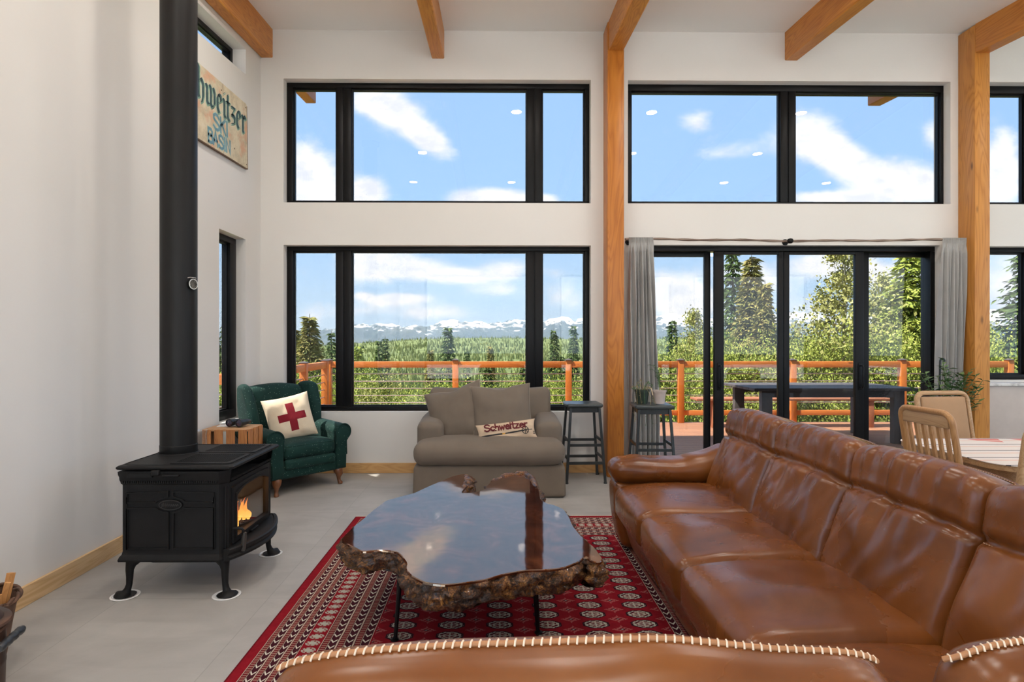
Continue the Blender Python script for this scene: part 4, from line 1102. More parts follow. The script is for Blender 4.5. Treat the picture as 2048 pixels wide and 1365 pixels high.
# ------------------------------------------------------------------ metal stools
M_['steel_bk'] = plain('black_painted_steel', (.022,.026,.027), .35, var=.25, vs=12)
M_['blackseat'] = plain('worn_black_wood', (.045,.055,.056), .35, var=.3, vs=10)
def stool(label, x, y, w, zs, rz, group):
    t = thing('bar_stool', label, 'stool', (x, y, 0), rotz=rz, group=group); h = w/2
    def sd(p, u): return p+Vector((0,0,-.010*(1-u.x*u.x)*(1-u.y*u.y)*max(0,u.z)))
    g = G(); g.soft((w,w*.92,.042), .018, (14,12,3), (.012,.010,0), sd, Matrix.Translation((0,0,zs-.021))); part(t, 'seat', g, M_['blackseat'])
    g = G(); k = h-.035; g.frame(rounded(-k,k,-k,k,.02), rounded(-k+.012,k-.012,-k+.012,k-.012,.015), zs-.09, zs-.04); part(t, 'apron', g, M_['steel_bk'])
    f = h+.015; top = h-.035
    L = lambda z: f+(top-f)*(z/(zs-.045))
    for sx in (-1, 1):
        for sy in (-1, 1):
            g = G(); rings = []
            for z in (.001, zs-.045):
                c = L(z); rings.append([(sx*c+a*.012, sy*c+b*.012, z) for a, b in ((-1,-1),(1,-1),(1,1),(-1,1))])
            g.loft(rings); l = part(t, 'leg', g, M_['steel_bk'], smooth=False)
            g = G(); g.lathe([(0,0),(.018,0),(.018,.012),(.013,.016)], 12, Matrix.Translation((sx*f, sy*f, .0))); part(l, 'foot_cap', g, M_['steel_bk'])
    for z0, sides in ((.20,(0,1)), (.24,(2,3)), (.415,(2,3)), (.375,(0,1))):
        c = L(z0)
        for s in sides:
            g = G()
            if s == 0: g.box(-c,c,-c-.008,-c+.004,z0-.014,z0+.014,.002)
            if s == 1: g.box(-c,c,c-.004,c+.008,z0-.014,z0+.014,.002)
            if s == 2: g.box(-c-.008,-c+.004,-c,c,z0-.014,z0+.014,.002)
            if s == 3: g.box(c-.004,c+.008,-c,c,z0-.014,z0+.014,.002)
            part(t, 'foot_rail', g, M_['steel_bk'], smooth=False)
    return t
stool('tall black metal stool standing empty between the loveseat and the slim post', .885, 5.93, .355, .785, R(2), 'black bar stools')
stool('tall black metal stool holding two small pots in front of the left curtain', 1.515, 5.66, .36, .80, R(-3), 'black bar stools')
M_['soil'] = plain('potting_soil', (.035,.022,.015), .95, var=.5, vs=60)
M_['leafdk'] = plain('houseplant_leaf', (.07,.15,.045), .55, var=.5, vs=20)
M_['drystem'] = plain('dry_stem', (.36,.29,.14), .8, var=.4, vs=30)
def leaf(g, p, d, ln, wd, up=Vector((0,0,1)), fold=.2):
    d = d.normalized(); s = d.cross(up); s = s.normalized() if s.length > .05 else Vector((1,0,0)); n_ = s.cross(d)
    a = p+d*ln*.45
    vs = [p, a+s*wd/2+n_*wd*fold, p+d*ln, a-s*wd/2+n_*wd*fold, a]
    g.add(vs, [(0,1,4),(1,2,4),(2,3,4),(3,0,4)])
def pots():
    t = thing('plant_pot', 'small dark green pot with a trailing dry vine on the left of the stool', 'potted plant', (1.42, 5.64, .801))
    g = G(); g.lathe([(0,.001),(.052,.001),(.068,.115),(.074,.116),(.075,.135),(.069,.136),(.064,.118),(.0,.11)], 28); part(t, 'pot', g, plain('dark_green_glaze', (.025,.04,.028), .35, var=.3))
    g = G(); g.lathe([(0,.122),(.065,.120)], 20); part(t, 'soil', g, M_['soil'])
    rr = random.Random(9)
    for k in range(16):
        g = G(); a = rr.uniform(0, 2*pi); up = rr.uniform(.03,.11); out = rr.uniform(.05,.11); fall = rr.choice([0,0,0,.05,.35]) if k > 2 else (.38,.30,.26)[k]
        if k <= 2: a = R((-80,-110,-60)[k])
        pts = []
        for i in range(14):
            f = i/13; r_ = .02+out*min(1, f*1.8); z = .125+up*sin(min(1,f*2)*pi*.7)-fall*max(0,f-.35)/.65
            pts.append(Vector((cos(a)*r_+.012*sin(9*f+k), sin(a)*r_+.01*cos(7*f+k), z)))
        g.tube(pts, .0017, 4)
        for i in range(3, 14, 2):
            leaf(g, pts[i], Vector((rr.uniform(-1,1), rr.uniform(-1,1), rr.uniform(-.4,.8))), .022, .012)
        part(t, 'vine', g, M_['drystem'] if k % 3 else M_['leafdk'])
    t = thing('plant_pot', 'small pale clay pot with fern sprigs and a wooden tag', 'potted plant', (1.585, 5.63, .801))
    g = G(); g.lathe([(0,.001),(.050,.001),(.056,.06),(.064,.112),(.069,.113),(.070,.130),(.065,.131),(.060,.112),(.0,.105)], 28); part(t, 'pot', g, plain('pale_clay', (.50,.42,.38), .7, var=.12))
    g = G(); g.lathe([(0,.118),(.061,.115)], 20); part(t, 'soil', g, M_['soil'])
    g = G(); g.box(-.055,-.045,-.04,-.037,.10,.17,.001, Matrix.Rotation(R(-14),4,'Y')); part(t, 'plant_tag', g, plain('wood_tag', (.66,.50,.34), .7))
    for k in range(9):
        g = G(); a = R(110+rr.uniform(-60,60)); n = 12; pts = []; top = rr.uniform(.12,.26)
        for i in range(n): f = i/(n-1); pts.append(Vector((cos(a)*.11*f*f+.0, sin(a)*.06*f*f, .115+top*sin(f*pi*.55))))
        g.tube(pts, .0016, 4)
        for i in range(2, n):
            for s in (-1, 1): leaf(g, pts[i], Vector((s*.8, rr.uniform(-.5,.5), .5)), .032*(1-i/n*.5), .010)
        part(t, 'frond', g, M_['leafdk'])
pots()
def floor_plant():
    base = Vector((4.55, 5.80, 0))
    t = thing('potted_plant', 'leafy green houseplant with a hooked cane in front of the right curtain', 'potted plant', base)
    g = G(); g.lathe([(0,.002),(.11,.002),(.15,.30),(.165,.30),(.165,.33),(.15,.33),(.14,.28),(0,.27)], 32); part(t, 'pot', g, plain('terracotta', (.40,.17,.09), .7, var=.2))
    g = G(); g.lathe([(0,.30),(.145,.295)], 20); part(t, 'soil', g, M_['soil'])
    g = G(); pts = [(-.06+.0,.0,.28),(-.10,.0,.75),(-.09,.0,1.18)]
    for k in range(10): a = R(180-20*k); pts.append((-.09+.022+.022*cos(a), 0, 1.20+.03*sin(a)))
    g.tube(pts, .010, 8); part(t, 'cane', g, M_['steel_bk'])
    rr = random.Random(4)
    for k in range(34):
        g = G(); a = rr.uniform(0, 2*pi); out = rr.uniform(.06,.42); top = rr.uniform(.55,1.0); n = 14; pts = []
        if cos(a) > 0: out *= .85
        for i in range(n):
            f = i/(n-1); pts.append(Vector((cos(a)*out*f**1.4+.01*sin(6*f+k), sin(a)*out*.38*f-.0, .29+top*(f-.18*f*f*(out/.3)))))
        g.tube(pts, .0025, 4)
        for i in range(3, n):
            for s in (-1, 1):
                leaf(g, pts[i], Vector((s*rr.uniform(.5,1), rr.uniform(-.7,.5), rr.uniform(-.2,.7))), rr.uniform(.05,.085), rr.uniform(.03,.048))
        part(t, 'stem', g, M_['leafdk'] if k % 4 else plain('pale_leaf', (.16,.24,.07), .5, var=.4))
floor_plant()

# ================================================================== RUG
def rug_mat():
    m, nt, bs = newmat('red_bokhara_weave'); v = co(nt); X, Y, Z = sep(nt, v)
    wob_ = noi(nt, v, 7, 2)
    x = X+(wob_-.5)*.006; y = Y+(noi(nt, vscale(nt, v, (1.3,1,1)), 6, 2)-.5)*.006
    W, L = 2.50, 3.72            # local x 0..W, y 0..L
    red = mixc(nt, noi(nt, vscale(nt, v, (1,1,1)), 40, 3), (.17,.004,.010), (.27,.010,.018))
    dark = (.030,.006,.012); cream = (.40,.38,.32); rose = (.33,.09,.085); navy = (.022,.014,.03)
    B = .542
    # --- field: rows of guls with small lozenges between
    def gul(cx, cy, a, b):
        dx = cx.abs(); dy = cy.abs()
        return (dx/a).max(dy/b).max((dx/a+dy/b)*.70)
    px, py = .237, .1045
    fx = ((x-B)/px); fy = (y/py)
    lx = (fx.fract()-.5)*px; ly = (fy.fract()-.5)*py
    d = gul(lx, ly, .066, .041)
    inside = d.lt(1.0)
    ringn = ((lx*170).sin()*(ly*210).sin()).gt(.15)
    c = mixc(nt, inside, red, dark)
    c = mixc(nt, inside*d.gt(.55)*d.lt(.88)*ringn.max(d.gt(.70)*d.lt(.80)), c, cream)
    c = mixc(nt, d.lt(.60), c, (.10,.008,.016))
    c = mixc(nt, (d.gt(.36)*d.lt(.50)).max((lx.abs().lt(.0035)+ly.abs().lt(.003))*d.lt(.8)), c, (.42,.36,.30))
    c = mixc(nt, d.lt(.16), c, cream)
    sx = ((fx+.5).fract()-.5)*px; sy = ((fy+.5).fract()-.5)*py
    e = (sx.abs()/.052+sy.abs()/.026)
    pet = (sx.abs()/.018+sy.abs()/.040).min(e)
    mot = pet.lt(1.0)*((sx*260).sin()*(sy*260).sin()+pet*.8).gt(.25)
    c = mixc(nt, mot, c, rose); c = mixc(nt, pet.lt(.32), c, dark); c = mixc(nt, pet.lt(.14), c, cream)
    # --- striped border, q runs from the outer edge (0) to the field (1)
    def border(q, s, c):
        """q across 0..1, s along in metres"""
        def band(a, b): return q.gt(a)*q.lt(b)
        r = mixc(nt, band(.10,.425).max(band(.575,.985)), red, dark)
        for a, b, n in ((.10,.425,3),(.575,.985,3)):
            k = ((q-a)/(b-a)*n); kf = k.fract(); on = band(a, b)
            edge = (kf.lt(.05)+kf.gt(.95)).clamp()
            r = mixc(nt, on*edge, r, (.50,.38,.30))
            # barred strip on the outer half
            bars = kf.gt(.09)*kf.lt(.40)
            r = mixc(nt, on*bars, r, mixc(nt, (s/.017).fract().gt(.5), (.14,.006,.012), (.30,.15,.115)))
            r = mixc(nt, on*(kf.gt(.43)*kf.lt(.47)), r, (.46,.36,.28))
            # chevrons
            kk = (kf-.70)/.20
            ch = ((s/.052-kk.abs()*.42).fract()).lt(.24)*kk.abs().lt(1.0)
            r = mixc(nt, on*kf.gt(.49)*kf.lt(.92), r, (.05,.008,.014))
            r = mixc(nt, on*ch, r, (.62,.57,.48))
        r = mixc(nt, (band(.0,.018)), r, (.12,.004,.008))
        # rosette column
        ry = ((s/.062).fract()-.5)*2; rx_ = (q-.5)/.062
        ro = (rx_*rx_+ry*ry*1.6)
        r = mixc(nt, ro.lt(1.0)*((rx_*9).sin()*(ry*8).sin()+ro*.5).gt(-.05), r, (.36,.30,.25)); r = mixc(nt, ro.lt(.30), r, cream)
        return r
    ql = x/B; qr = (W-x)/B; qb = y/.47; qt = (L-y)/.47
    right_narrow = (W-x)/B
    bl = border(ql, y, None); br = border(qr, y, None); bt = border(qt, x, None); bb = border(qb, x, None)
    c = mixc(nt, ql.lt(1.0), c, bl); c = mixc(nt, qr.lt(1.0), c, br)
    c = mixc(nt, qt.lt(1.0)*(qt.lt(ql).max(ql.gt(1.0)))*(qt.lt(qr).max(qr.gt(1.0))), c, bt)
    c = mixc(nt, qb.lt(1.0)*(qb.lt(ql).max(ql.gt(1.0)))*(qb.lt(qr).max(qr.gt(1.0))), c, bb)
    nt.links.new(c, bs.inputs['Base Color']); bs.inputs['Roughness'].default_value = .95; bs.inputs['Specular IOR Level'].default_value = .1
    bump(nt, bs, noi(nt, v, 350, 2), .3, .003); return m
t = thing('area_rug', 'deep red rug with rows of cream medallions and striped borders under the coffee table', 'rug', (-1.114, .93, 0))
g = G(); g.soft((2.50,3.72,.009), .004, (60,80,1), M=Matrix.Translation((1.25,1.86,.0050)), fn=None); part(t, 'pile', g, rug_mat(), angle=180)
g = G(); rr = random.Random(2)
for k in range(420):
    x = .004+2.492*k/419; j = rr.uniform(-.004,.004); g.box(x-.0022+j*0, x+.0022, 3.718, 3.742+rr.uniform(-.004,.006), .001, .006)
f = part(t, 'fringe', g, plain('cream_fringe', (.66,.60,.50), .9), smooth=False); f['kind'] = 'stuff'

# ================================================================== BURL SLAB COFFEE TABLE
def slab():
    Z = .46; TH = .125
    px = [(681,1080),(688,1072),(705,1055),(724,1040),(743,1023),(771,1002),(799,994),(827,987),(855,974),(883,962),(905,953),(927,948),(947,954),(941,966),(930,978),(922,987),
          (946,986),(968,980),(972,973),(984,962),(1008,950),(1036,944),(1052,944),(1064,953),(1073,968),(1079,984),(1082,1000),(1095,1008),(1108,1010),(1128,1019),(1139,1035),(1146,1052),(1160,1070),(1176,1084),(1190,1096),(1202,1112),(1207,1120),
          (1198,1127),(1180,1122),(1172,1112),(1158,1124),(1128,1136),(1094,1140),(1050,1141),(1010,1148),(970,1160),(930,1166),(890,1170),(850,1166),(822,1152),(810,1138),(814,1128),(803,1112),(794,1104),(770,1101),(748,1101),(724,1104),(712,1097),(697,1090)]
    P = [atz(a, b, Z) for a, b in px]; P = [Vector((p.x, p.y)) for p in P]
    # resample
    Q = []; n = len(P)
    for i in range(n):
        a, b = P[i], P[(i+1)%n]; k = max(1, int((b-a).length/.014))
        for j in range(k): Q.append(a.lerp(b, j/k))
    for _ in range(2): Q = [(Q[i-1]+Q[i]*2+Q[(i+1)%len(Q)])/4 for i in range(len(Q))]
    n = len(Q); cen = sum(Q, Vector((0,0)))/n
    N = []
    for i in range(n):
        t_ = (Q[(i+3)%n]-Q[i-3]).normalized(); N.append(Vector((t_.y, -t_.x)))
    area = sum(Q[i].x*Q[(i+1)%n].y-Q[(i+1)%n].x*Q[i].y for i in range(n))
    if area < 0: N = [-v_ for v_ in N]
    t = thing('coffee_table', 'glossy live-edge burl slab coffee table on thin black metal legs, standing on the red rug', 'coffee table', (cen.x, cen.y, .0095))
    z0 = .0095
    def ring(z, o, jz=0, jo=0, s=0):
        out = []
        for i in range(n):
            a = NZ.noise(Vector((Q[i].x*14, Q[i].y*14, s*3.1))); b = NZ.noise(Vector((Q[i].x*38, Q[i].y*38, s*2.3+9))); c3 = NZ.noise(Vector((Q[i].x*5, Q[i].y*5, 2)))
            c4 = NZ.noise(Vector((Q[i].x*85, Q[i].y*85, s*4.1+2))); q = Q[i]+N[i]*(o+jo*(a*.7+b*.6+c4*.35)); out.append((q.x-cen.x, q.y-cen.y, z-z0+jz*(a*.6+c3)))
        return out
    rim = ring(Z, -.004, 0)
    g = G(); bm_ring = rim
    g.loft([ring(Z-.010, 0, .002, .002, 1), ring(Z-.003, -.001, .001), rim], cap0=False, cap1=True)
    m, nt, bs = newmat('glossy_resin_burl'); v = co(nt)
    n_ = noi(nt, v, 5, 8, .68, 1.2); n2 = noi(nt, v, 2.2, 3, .6, .5)
    c = ramp(nt, n_, [(.32, (.012,.004,.003)), (.52, (.055,.013,.006)), (.72, (.16,.045,.015))])
    nt.links.new(c, bs.inputs['Base Color']); bs.inputs['Roughness'].default_value = .05; bs.inputs['IOR'].default_value = 2.9; bs.inputs['Specular Tint'].default_value = (1, .82, .65, 1)
    w1 = noi(nt, v, 3.2, 2, .5); w2 = noi(nt, v, 12, 3, .5)
    bn = nt.nodes.new('ShaderNodeBump'); bn.inputs['Strength'].default_value = .16; bn.inputs['Distance'].default_value = .006
    link(nt, w1*1.0+w2*.15, bn.inputs['Height']); nt.links.new(bn.outputs[0], bs.inputs['Normal']); nt.links.new(bn.outputs[0], bs.inputs['Coat Normal'])
    part(t, 'slab_top', g, m, smooth=True, angle=4)
    m2, nt, bs = newmat('live_edge_bark'); v = co(nt); x, y, z = sep(nt, v)
    n_ = noi(nt, comb(nt, x*1.0, y*1.0, z*.45), 26, 7, .7, 1.0); n3 = noi(nt, v, 7, 4, .6)
    c = ramp(nt, n_*.75+n3*.25+(noi(nt, v, 150, 2)-.5)*.35, [(.36, (.010,.004,.002)), (.48, (.07,.026,.009)), (.57, (.26,.10,.022)), (.68, (.60,.30,.07))])
    nt.links.new(c, bs.inputs['Base Color']); bs.inputs['Roughness'].default_value = .4; bs.inputs['Coat Weight'].default_value = .35; bs.inputs['Coat Roughness'].default_value = .1
    bump(nt, bs, n_+noi(nt, v, 90, 3)*.4, 1.0, .02)
    g = G(); rs = [ring(Z-.010, 0, .002, .002, 1)]
    for k, (dz, o) in enumerate(((.018,.004),(.030,.008),(.042,.010),(.055,.012),(.068,.009),(.080,.006),(.092,.002),(.104,-.004),(.116,-.020),(.126,-.07))):
        rs.append(ring(Z-dz, o, .022*min(1,k/3), .046, k*.42+1))
    g.loft(rs, cap0=False, cap1=True); part(t, 'live_edge', g, m2, angle=180)
    # raised bark lumps at the two far lobes
    for pts, r_ in (([(932,951),(938,962),(926,976)], .030), ([(985,962),(1012,951),(1050,947),(1066,958),(1074,978)], .034)):
        W_ = [atz(a, b, Z) for a, b in pts]; g = G(); pp = []; rr_ = []
        for i in range(25):
            f = i/24*(len(W_)-1); k = min(int(f), len(W_)-2); p = W_[k].lerp(W_[k+1], f-k)
            pp.append((p.x-cen.x, p.y-cen.y+.006*sin(i*1.9), Z-z0-.012+.006*sin(i*1.3))); rr_.append(r_*(.45+.55*sin(pi*(i+.5)/25))*(1+.12*sin(i*2.7)))
        g.tube(pp, rr_, 12, flat=.8); part(t, 'bark_lump', g, m2, angle=180)
    # hairpin style rod legs
    for (a, b) in ((.205,2.80),(-.470,2.74),(.30,3.62),(-.42,3.55)):
        X, Y_ = a-cen.x, b-cen.y; s = 1 if a > 0 else -1
        g = G(); tx = X-s*.03
        g.tube([(tx, Y_, Z-z0-TH+.03),(X-s*.004, Y_-.02, .02),(X, Y_-.02, .008)], [.010,.0095,.009], 10); g.lathe([(0,0),(.019,0),(.019,.006),(.010,.010)], 14, Matrix.Translation((X,Y_-.02,0)))
        l = part(t, 'leg', g, M_['black'])
        g = G(); g.tube([(tx+.02*s, Y_+.05, Z-z0-TH+.03),(X+.002, Y_-.016, .03)], .005, 8); part(l, 'brace_rod', g, M_['black'])
        g = G(); g.box(tx-.04,tx+.04,Y_-.04,Y_+.06,Z-z0-TH-.006+.012,Z-z0-TH+.012); part(l, 'mounting_plate', g, M_['black'], smooth=False)
slab()
# ================================================================== LEATHER SECTIONAL
def leather_mat():
    m, nt, bs = newmat('cognac_leather'); v = co(nt)
    n = noi(nt, v, 2.2, 5, .6, .4); pore = voro(nt, v, 420); cr = noi(nt, v, 26, 5, .6)
    c = ramp(nt, n, [(.3, (.105,.030,.005)), (.55, (.175,.052,.009)), (.75, (.235,.078,.015))])
    nt.links.new(c, bs.inputs['Base Color']); link(nt, n*.14+.20, bs.inputs['Roughness'])
    bs.inputs['Specular IOR Level'].default_value = .5
    bump(nt, bs, cr*.5, .10, .003); return m
M_['leather'] = leather_mat()
M_['thread'] = plain('pale_thread', (.62,.44,.28), .7)
def sofa():
    t = thing('sectional_sofa', 'large cognac brown leather L-shaped sectional sofa along the right edge of the rug', 'sofa', (1.25, 2.4, 0))
    L = M_['leather']; OX, OY = 1.25, 2.4
    ys = [3.80, 3.14, 2.47, 1.80, 1.06]
    def trace(o, ks, axis, score, tol, lift, sm=2):
        """points that run over the surface of o: for each station the vertex with the best score"""
        V = [v.co for v in o.data.vertices]; out = []
        for k in ks:
            c = [v for v in V if abs(v[axis]-k) < tol]
            if c: b = max(c, key=score); q = b.copy(); q[axis] = k; out.append(q)
        for _ in range(sm): out = [out[0]]+[(a+b*2+c)/4 for a, b, c in zip(out, out[1:], out[2:])]+[out[-1]]
        return [p+lift for p in out]
    wr = lambda p, s, a, sd: NZ.noise(Vector((p.x*s[0]+sd, p.y*s[1]+sd*1.7, p.z*s[2])))*a
    def stitch(o, pts, gap=.010, r=.0011, off=Vector((0,0,0)), ln=.6):
        """short raised thread stitches along a line (world points)"""
        g = G(); seg = []; acc = 0
        for a, b in zip(pts, pts[1:]):
            d = (b-a); k = max(1, round(d.length/gap))
            for i in range(k): seg.append((a.lerp(b, i/k), a.lerp(b, (i+ln)/k)))
        for a, b in seg: g.tube([a+off, b+off], r, 4, cap=False)
        q = part(o, 'stitching', g, M_['thread'], smooth=False); q['kind'] = 'stuff'; return q
    # ---- right-hand run: faces -x
    for i in range(4):
        y1, y0 = ys[i], ys[i+1]; w = y1-y0; c = (y0+y1)/2
        if i < 3:
            def seat(p, u, i=i):
                up = max(0, u.z); fr = max(0, -u.x)
                q = p+Vector((0,0, .012*up*(1-u.y*u.y)-.028*up*fr**3 + .010*up*(1-u.x*u.x)*(1-u.y*u.y)))
                q += Vector((-.010*(1-u.z*u.z)*fr*(1-u.y*u.y), 0, up*(wr(p,(3,5,3),.010,i*7)+wr(p,(9,6,4),.004,i*5+3))))
                return q
            g = G(); g.soft((.70,w-.006,.215), .050, (18,18,5), (.008,.0,.008), seat, Matrix.Translation((1.125-OX, c-OY, .372)))
            s = part(t, 'seat_cushion', g, L, angle=180)
            # seam rolled along the front edge and sides
            xf = .800-OX
            for off in (.0, .012):
                stitch(s, [Vector((.806+off*.6-OX, y0+.035+(w-.07)*k/30-OY, .4475+off*.75+.006*sin(pi*k/30))) for k in range(31)], .009, .0010, Vector((-.003,0,.002)))
            g = G(); g.tube([(.797-OX, y0+.03+(w-.06)*k/30-OY, .440+.006*sin(pi*k/30)) for k in range(31)], .0035, 6); part(s, 'seam', g, L)
            # footrest panel below, leaning in toward the floor
            def foot(p, u): return p+Vector((.075*(1-(u.z+1)/2)**1.0-.008*(1-u.y*u.y)*(1-u.z*u.z), 0, 0))
            g = G(); g.soft((.09,w-.008,.235), .028, (4,12,8), (.006,0,0), foot, Matrix.Translation((.862-OX, c-OY, .158))); part(t, 'footrest_panel', g, L, angle=180)
        # back cushion: lower pad and headrest roll parted by a seam
        tilt = R(19)
        def back(p, u, i=i):
            z = p.z; q = Vector(p)
            fr = max(0, -u.x)
            # seam crease at two thirds
            zc = .105
            q.x += fr*(.030*math.exp(-((z-zc)/.016)**2)) - fr*.020*math.exp(-((z-.235)/.07)**2) - fr*.030*math.exp(-((z+.12)/.15)**2)*(1-u.y*u.y)**.5
            # vertical pleats gathered at the seam and the head
            if z < zc: pl = wr(p,(0,15,2.2),.022,i*9+2)*math.exp(-((z-zc)/.22)**2)+wr(p,(0,6,5),.020,i*4)+wr(Vector((0,p.y+p.z*.7,p.z*1.0)),(0,16,3),.010,i*4+8)
            else: pl = wr(p,(0,24,3),.017,i*3+1)*math.exp(-((z-.24)/.12)**2)+wr(p,(0,9,3),.010,i+1)
            q.x += fr*pl*(1-u.y**6)
            q.z += .012*(1-u.y*u.y)*max(0,u.z)-.020*abs(u.y)**5*max(0,u.z)
            return q
        M = Matrix.Translation((1.53-OX, c-OY, .675)) @ Matrix.Rotation(tilt, 4, 'Y')
        g = G(); g.soft((.17,w-.002,.60), .050, (4,44,44), (.02,.0,.0), back, M)
        b = part(t, 'back_cushion', g, L, angle=180)
        pts = [M @ Vector((-.082+.017, -w/2+.03+(w-.06)*k/36, .098)) for k in range(37)]
        stitch(b, pts, .010, .0011, Vector((-.009,0,-.004)))
        # corded seam up the side nearest the camera, over the top
        yl = -w/2+(c-OY)
        sp = trace(b, [.46+.38*k/26 for k in range(27)], 2, lambda v: -v.x-abs(v.y-yl-.020)*6, .02, Vector((-.002,0,0)), 3)
        tp = trace(b, [yl+.04+(w-.08)*k/28 for k in range(29)], 1, lambda v: v.z*1.0+v.x*.8, .02, Vector((.001,0,.001)), 3)
        stitch(b, tp, .010, .0013, Vector((-.004,0,.003))); g = G(); g.tube([p+Vector((.004,0,.000)) for p in tp], .004, 6); part(b, 'piping', g, L)
    # outer back shell of the right-hand run
    def shell(p, u): return p+Vector((.12*(u.z+1)/2-.06+wr(p,(2,3,2),.008,3), 0, .01*sin(p.y*9.6)*max(0,u.z)))
    g = G(); g.soft((.14,3.20,.82), .055, (4,50,12), (.01,0,0), shell, Matrix.Translation((1.665-OX, 2.40-OY, .475))); part(t, 'back_shell', g, L, angle=180)
    # base
    g = G(); g.box(.96-OX,1.62-OX,.95-OY,3.86-OY,.035,.27,.01); part(t, 'base', g, L)
    # arm: a padded roll that swoops up to the back
    def arm(p, u):
        k = (u.x+1)/2; up = max(0, u.z)
        q = p+Vector((0,0, up*(.10*max(0,k-.55)**1.2*2.0-.028*sin(pi*min(1,k*1.15)))))
        q.y += .012*up*(1-u.x*u.x)
        if k < .2: q.z -= up*.03*(.2-k)/.2
        q.z += up*(wr(p,(12,5,4),.008,3)+wr(p,(22,4,4),.004,6)); q.y -= max(0,-u.y)*wr(p,(10,3,8),.008,4); return q
    g = G(); g.soft((.86,.265,.195), .088, (30,10,6), (.012,.012,0), arm, Matrix.Translation((1.205-OX, 3.945-OY, .545))); a = part(t, 'armrest', g, L, angle=180)
    def armb(p, u): return p+Vector((.055*(1-(u.z+1)/2)-.012*(1-u.z*u.z)*max(0,-u.x),0,0))
    g = G(); g.soft((.86,.23,.44), .05, (16,6,8), (.01,.01,0), armb, Matrix.Translation((1.215-OX, 3.945-OY, .25))); part(t, 'arm_panel', g, L, angle=180)
    g = G(); g.tube([(.80-OX, 3.84-OY+.21*k/16, .452) for k in range(17)], .0035, 6); part(a, 'seam', g, L)
    # ---- corner seat and the near run, whose back stands between camera and rug: faces +y
    def seat2(p, u):
        up = max(0, u.z); q = p+Vector((0,0,.014*up*(1-u.x*u.x)*(1-u.y*u.y)-.02*up*max(0,u.y)**3)); q.z += up*wr(p,(4,4,3),.012,9); return q
    g = G(); g.soft((.76,.84,.215), .055, (16,16,5), (0,.008,.008), seat2, Matrix.Translation((1.03-OX, 1.405-OY, .372))); part(t, 'corner_cushion', g, L, angle=180)
    g = G(); g.soft((.875,.74,.215), .055, (16,16,5), (0,.008,.008), seat2, Matrix.Translation((.205-OX, 1.385-OY, .372))); part(t, 'seat_cushion', g, L, angle=180)
    g = G(); g.box(-.20-OX,.97-OX,.86-OY,1.68-OY,.035,.27,.01); part(t, 'base', g, L)
    g = G(); g.soft((.875,.08,.235), .028, (12,4,8), (0,.006,0), None, Matrix.Translation((.205-OX, 1.715-OY, .158))); part(t, 'footrest_panel', g, L, angle=180)
    def near_back(x0, x1, lab, sd, zc=.660, lift=0.0):
        w = x1-x0
        def nb(p, u):
            q = Vector(p); fr = max(0, u.y); z = p.z
            q.y += fr*(-.028*math.exp(-((z-.135)/.016)**2)+.026*math.exp(-((z+.12)/.15)**2))
            q.y -= max(0,-u.y)*(.010*(1-u.x*u.x)+wr(p,(5,0,5),.016,sd)+wr(p,(13,0,9),.005,sd+4))
            q.z += max(0,u.z)*(.010*sin(p.x*11+sd)*.4+wr(p,(5,3,0),.014,sd+2)-.050*abs(u.x)**5)
            return q
        M = Matrix.Translation(((x0+x1)/2-OX, .925-OY, zc)) @ Matrix.Rotation(R(16), 4, 'X')
        g = G(); g.soft((w-.006,.135,.60), .060, (48,4,36), (0,.014,0), nb, M)
        b = part(t, 'back_cushion', g, L, angle=180)
        # stitched welt along the rear top edge
        pts = trace(b, [(x0+x1)/2-OX+(w/2-.014)*(-1+2*k/70) for k in range(71)], 0, lambda v: v.z-v.y*.02, .012, Vector((0,-.001,.001)), 4)
        for k in range(0):
            fx = -1+2*k/60; lx = fx*(w/2-.012); 
            # find the rim height there from the mesh profile
            u = fx; q = Vector((lx, -.0555, .281)); d = .0
            q.z += (.010*sin(q.x*11+sd)*.4+NZ.noise(Vector((q.x*5+sd+2, q.y*3+(sd+2)*1.7, 0)))*.014-.050*abs(u)**5)
            if abs(fx) > .93: q.z -= ((abs(fx)-.93)/.07)**2*.045
            pts.append(M @ q)
        g = G(); g.tube(pts, .0045, 8); part(b, 'welt', g, plain('welt_leather', (.42,.19,.075), .5))
        g = G()
        for a, c in zip(pts, pts[1:]):
            d = c-a; n = max(1, round(d.length/.0125))
            for i in range(n):
                m_ = a.lerp(c, (i+.5)/n); g.tube([m_+Vector((-.0014,-.0075,-.0015)), m_+Vector((0,-.0030,.0046)), m_+Vector((.0014,.004,.0040))], .0016, 5)
        s = part(b, 'stitching', g, plain('bold_thread', (.80,.66,.50), .6)); s['kind'] = 'stuff'
        return b
    near_back(-.345, .60, 'a', 2)
    near_back(.675, 1.36, 'b', 6)
    def shell2(p, u): return p+Vector((wr(p,(3,2,2),.006,5), -.10*(u.z+1)/2+.05, 0))
    g = G(); g.soft((1.94,.10,.74), .045, (30,4,12), (0,.01,0), shell2, Matrix.Translation((.66-OX, .83-OY, .43))); part(t, 'back_shell', g, L, angle=180)
    for x, y in ((1.0,3.9),(1.6,3.9),(1.0,1.2),(1.6,1.0),(-.15,.95),(-.15,1.6),(1.6,2.5)):
        g = G(); g.lathe([(.022,.011),(.026,.036)], 12, Matrix.Translation((x-OX, y-OY, 0))); part(t, 'foot', g, M_['black'])
sofa()

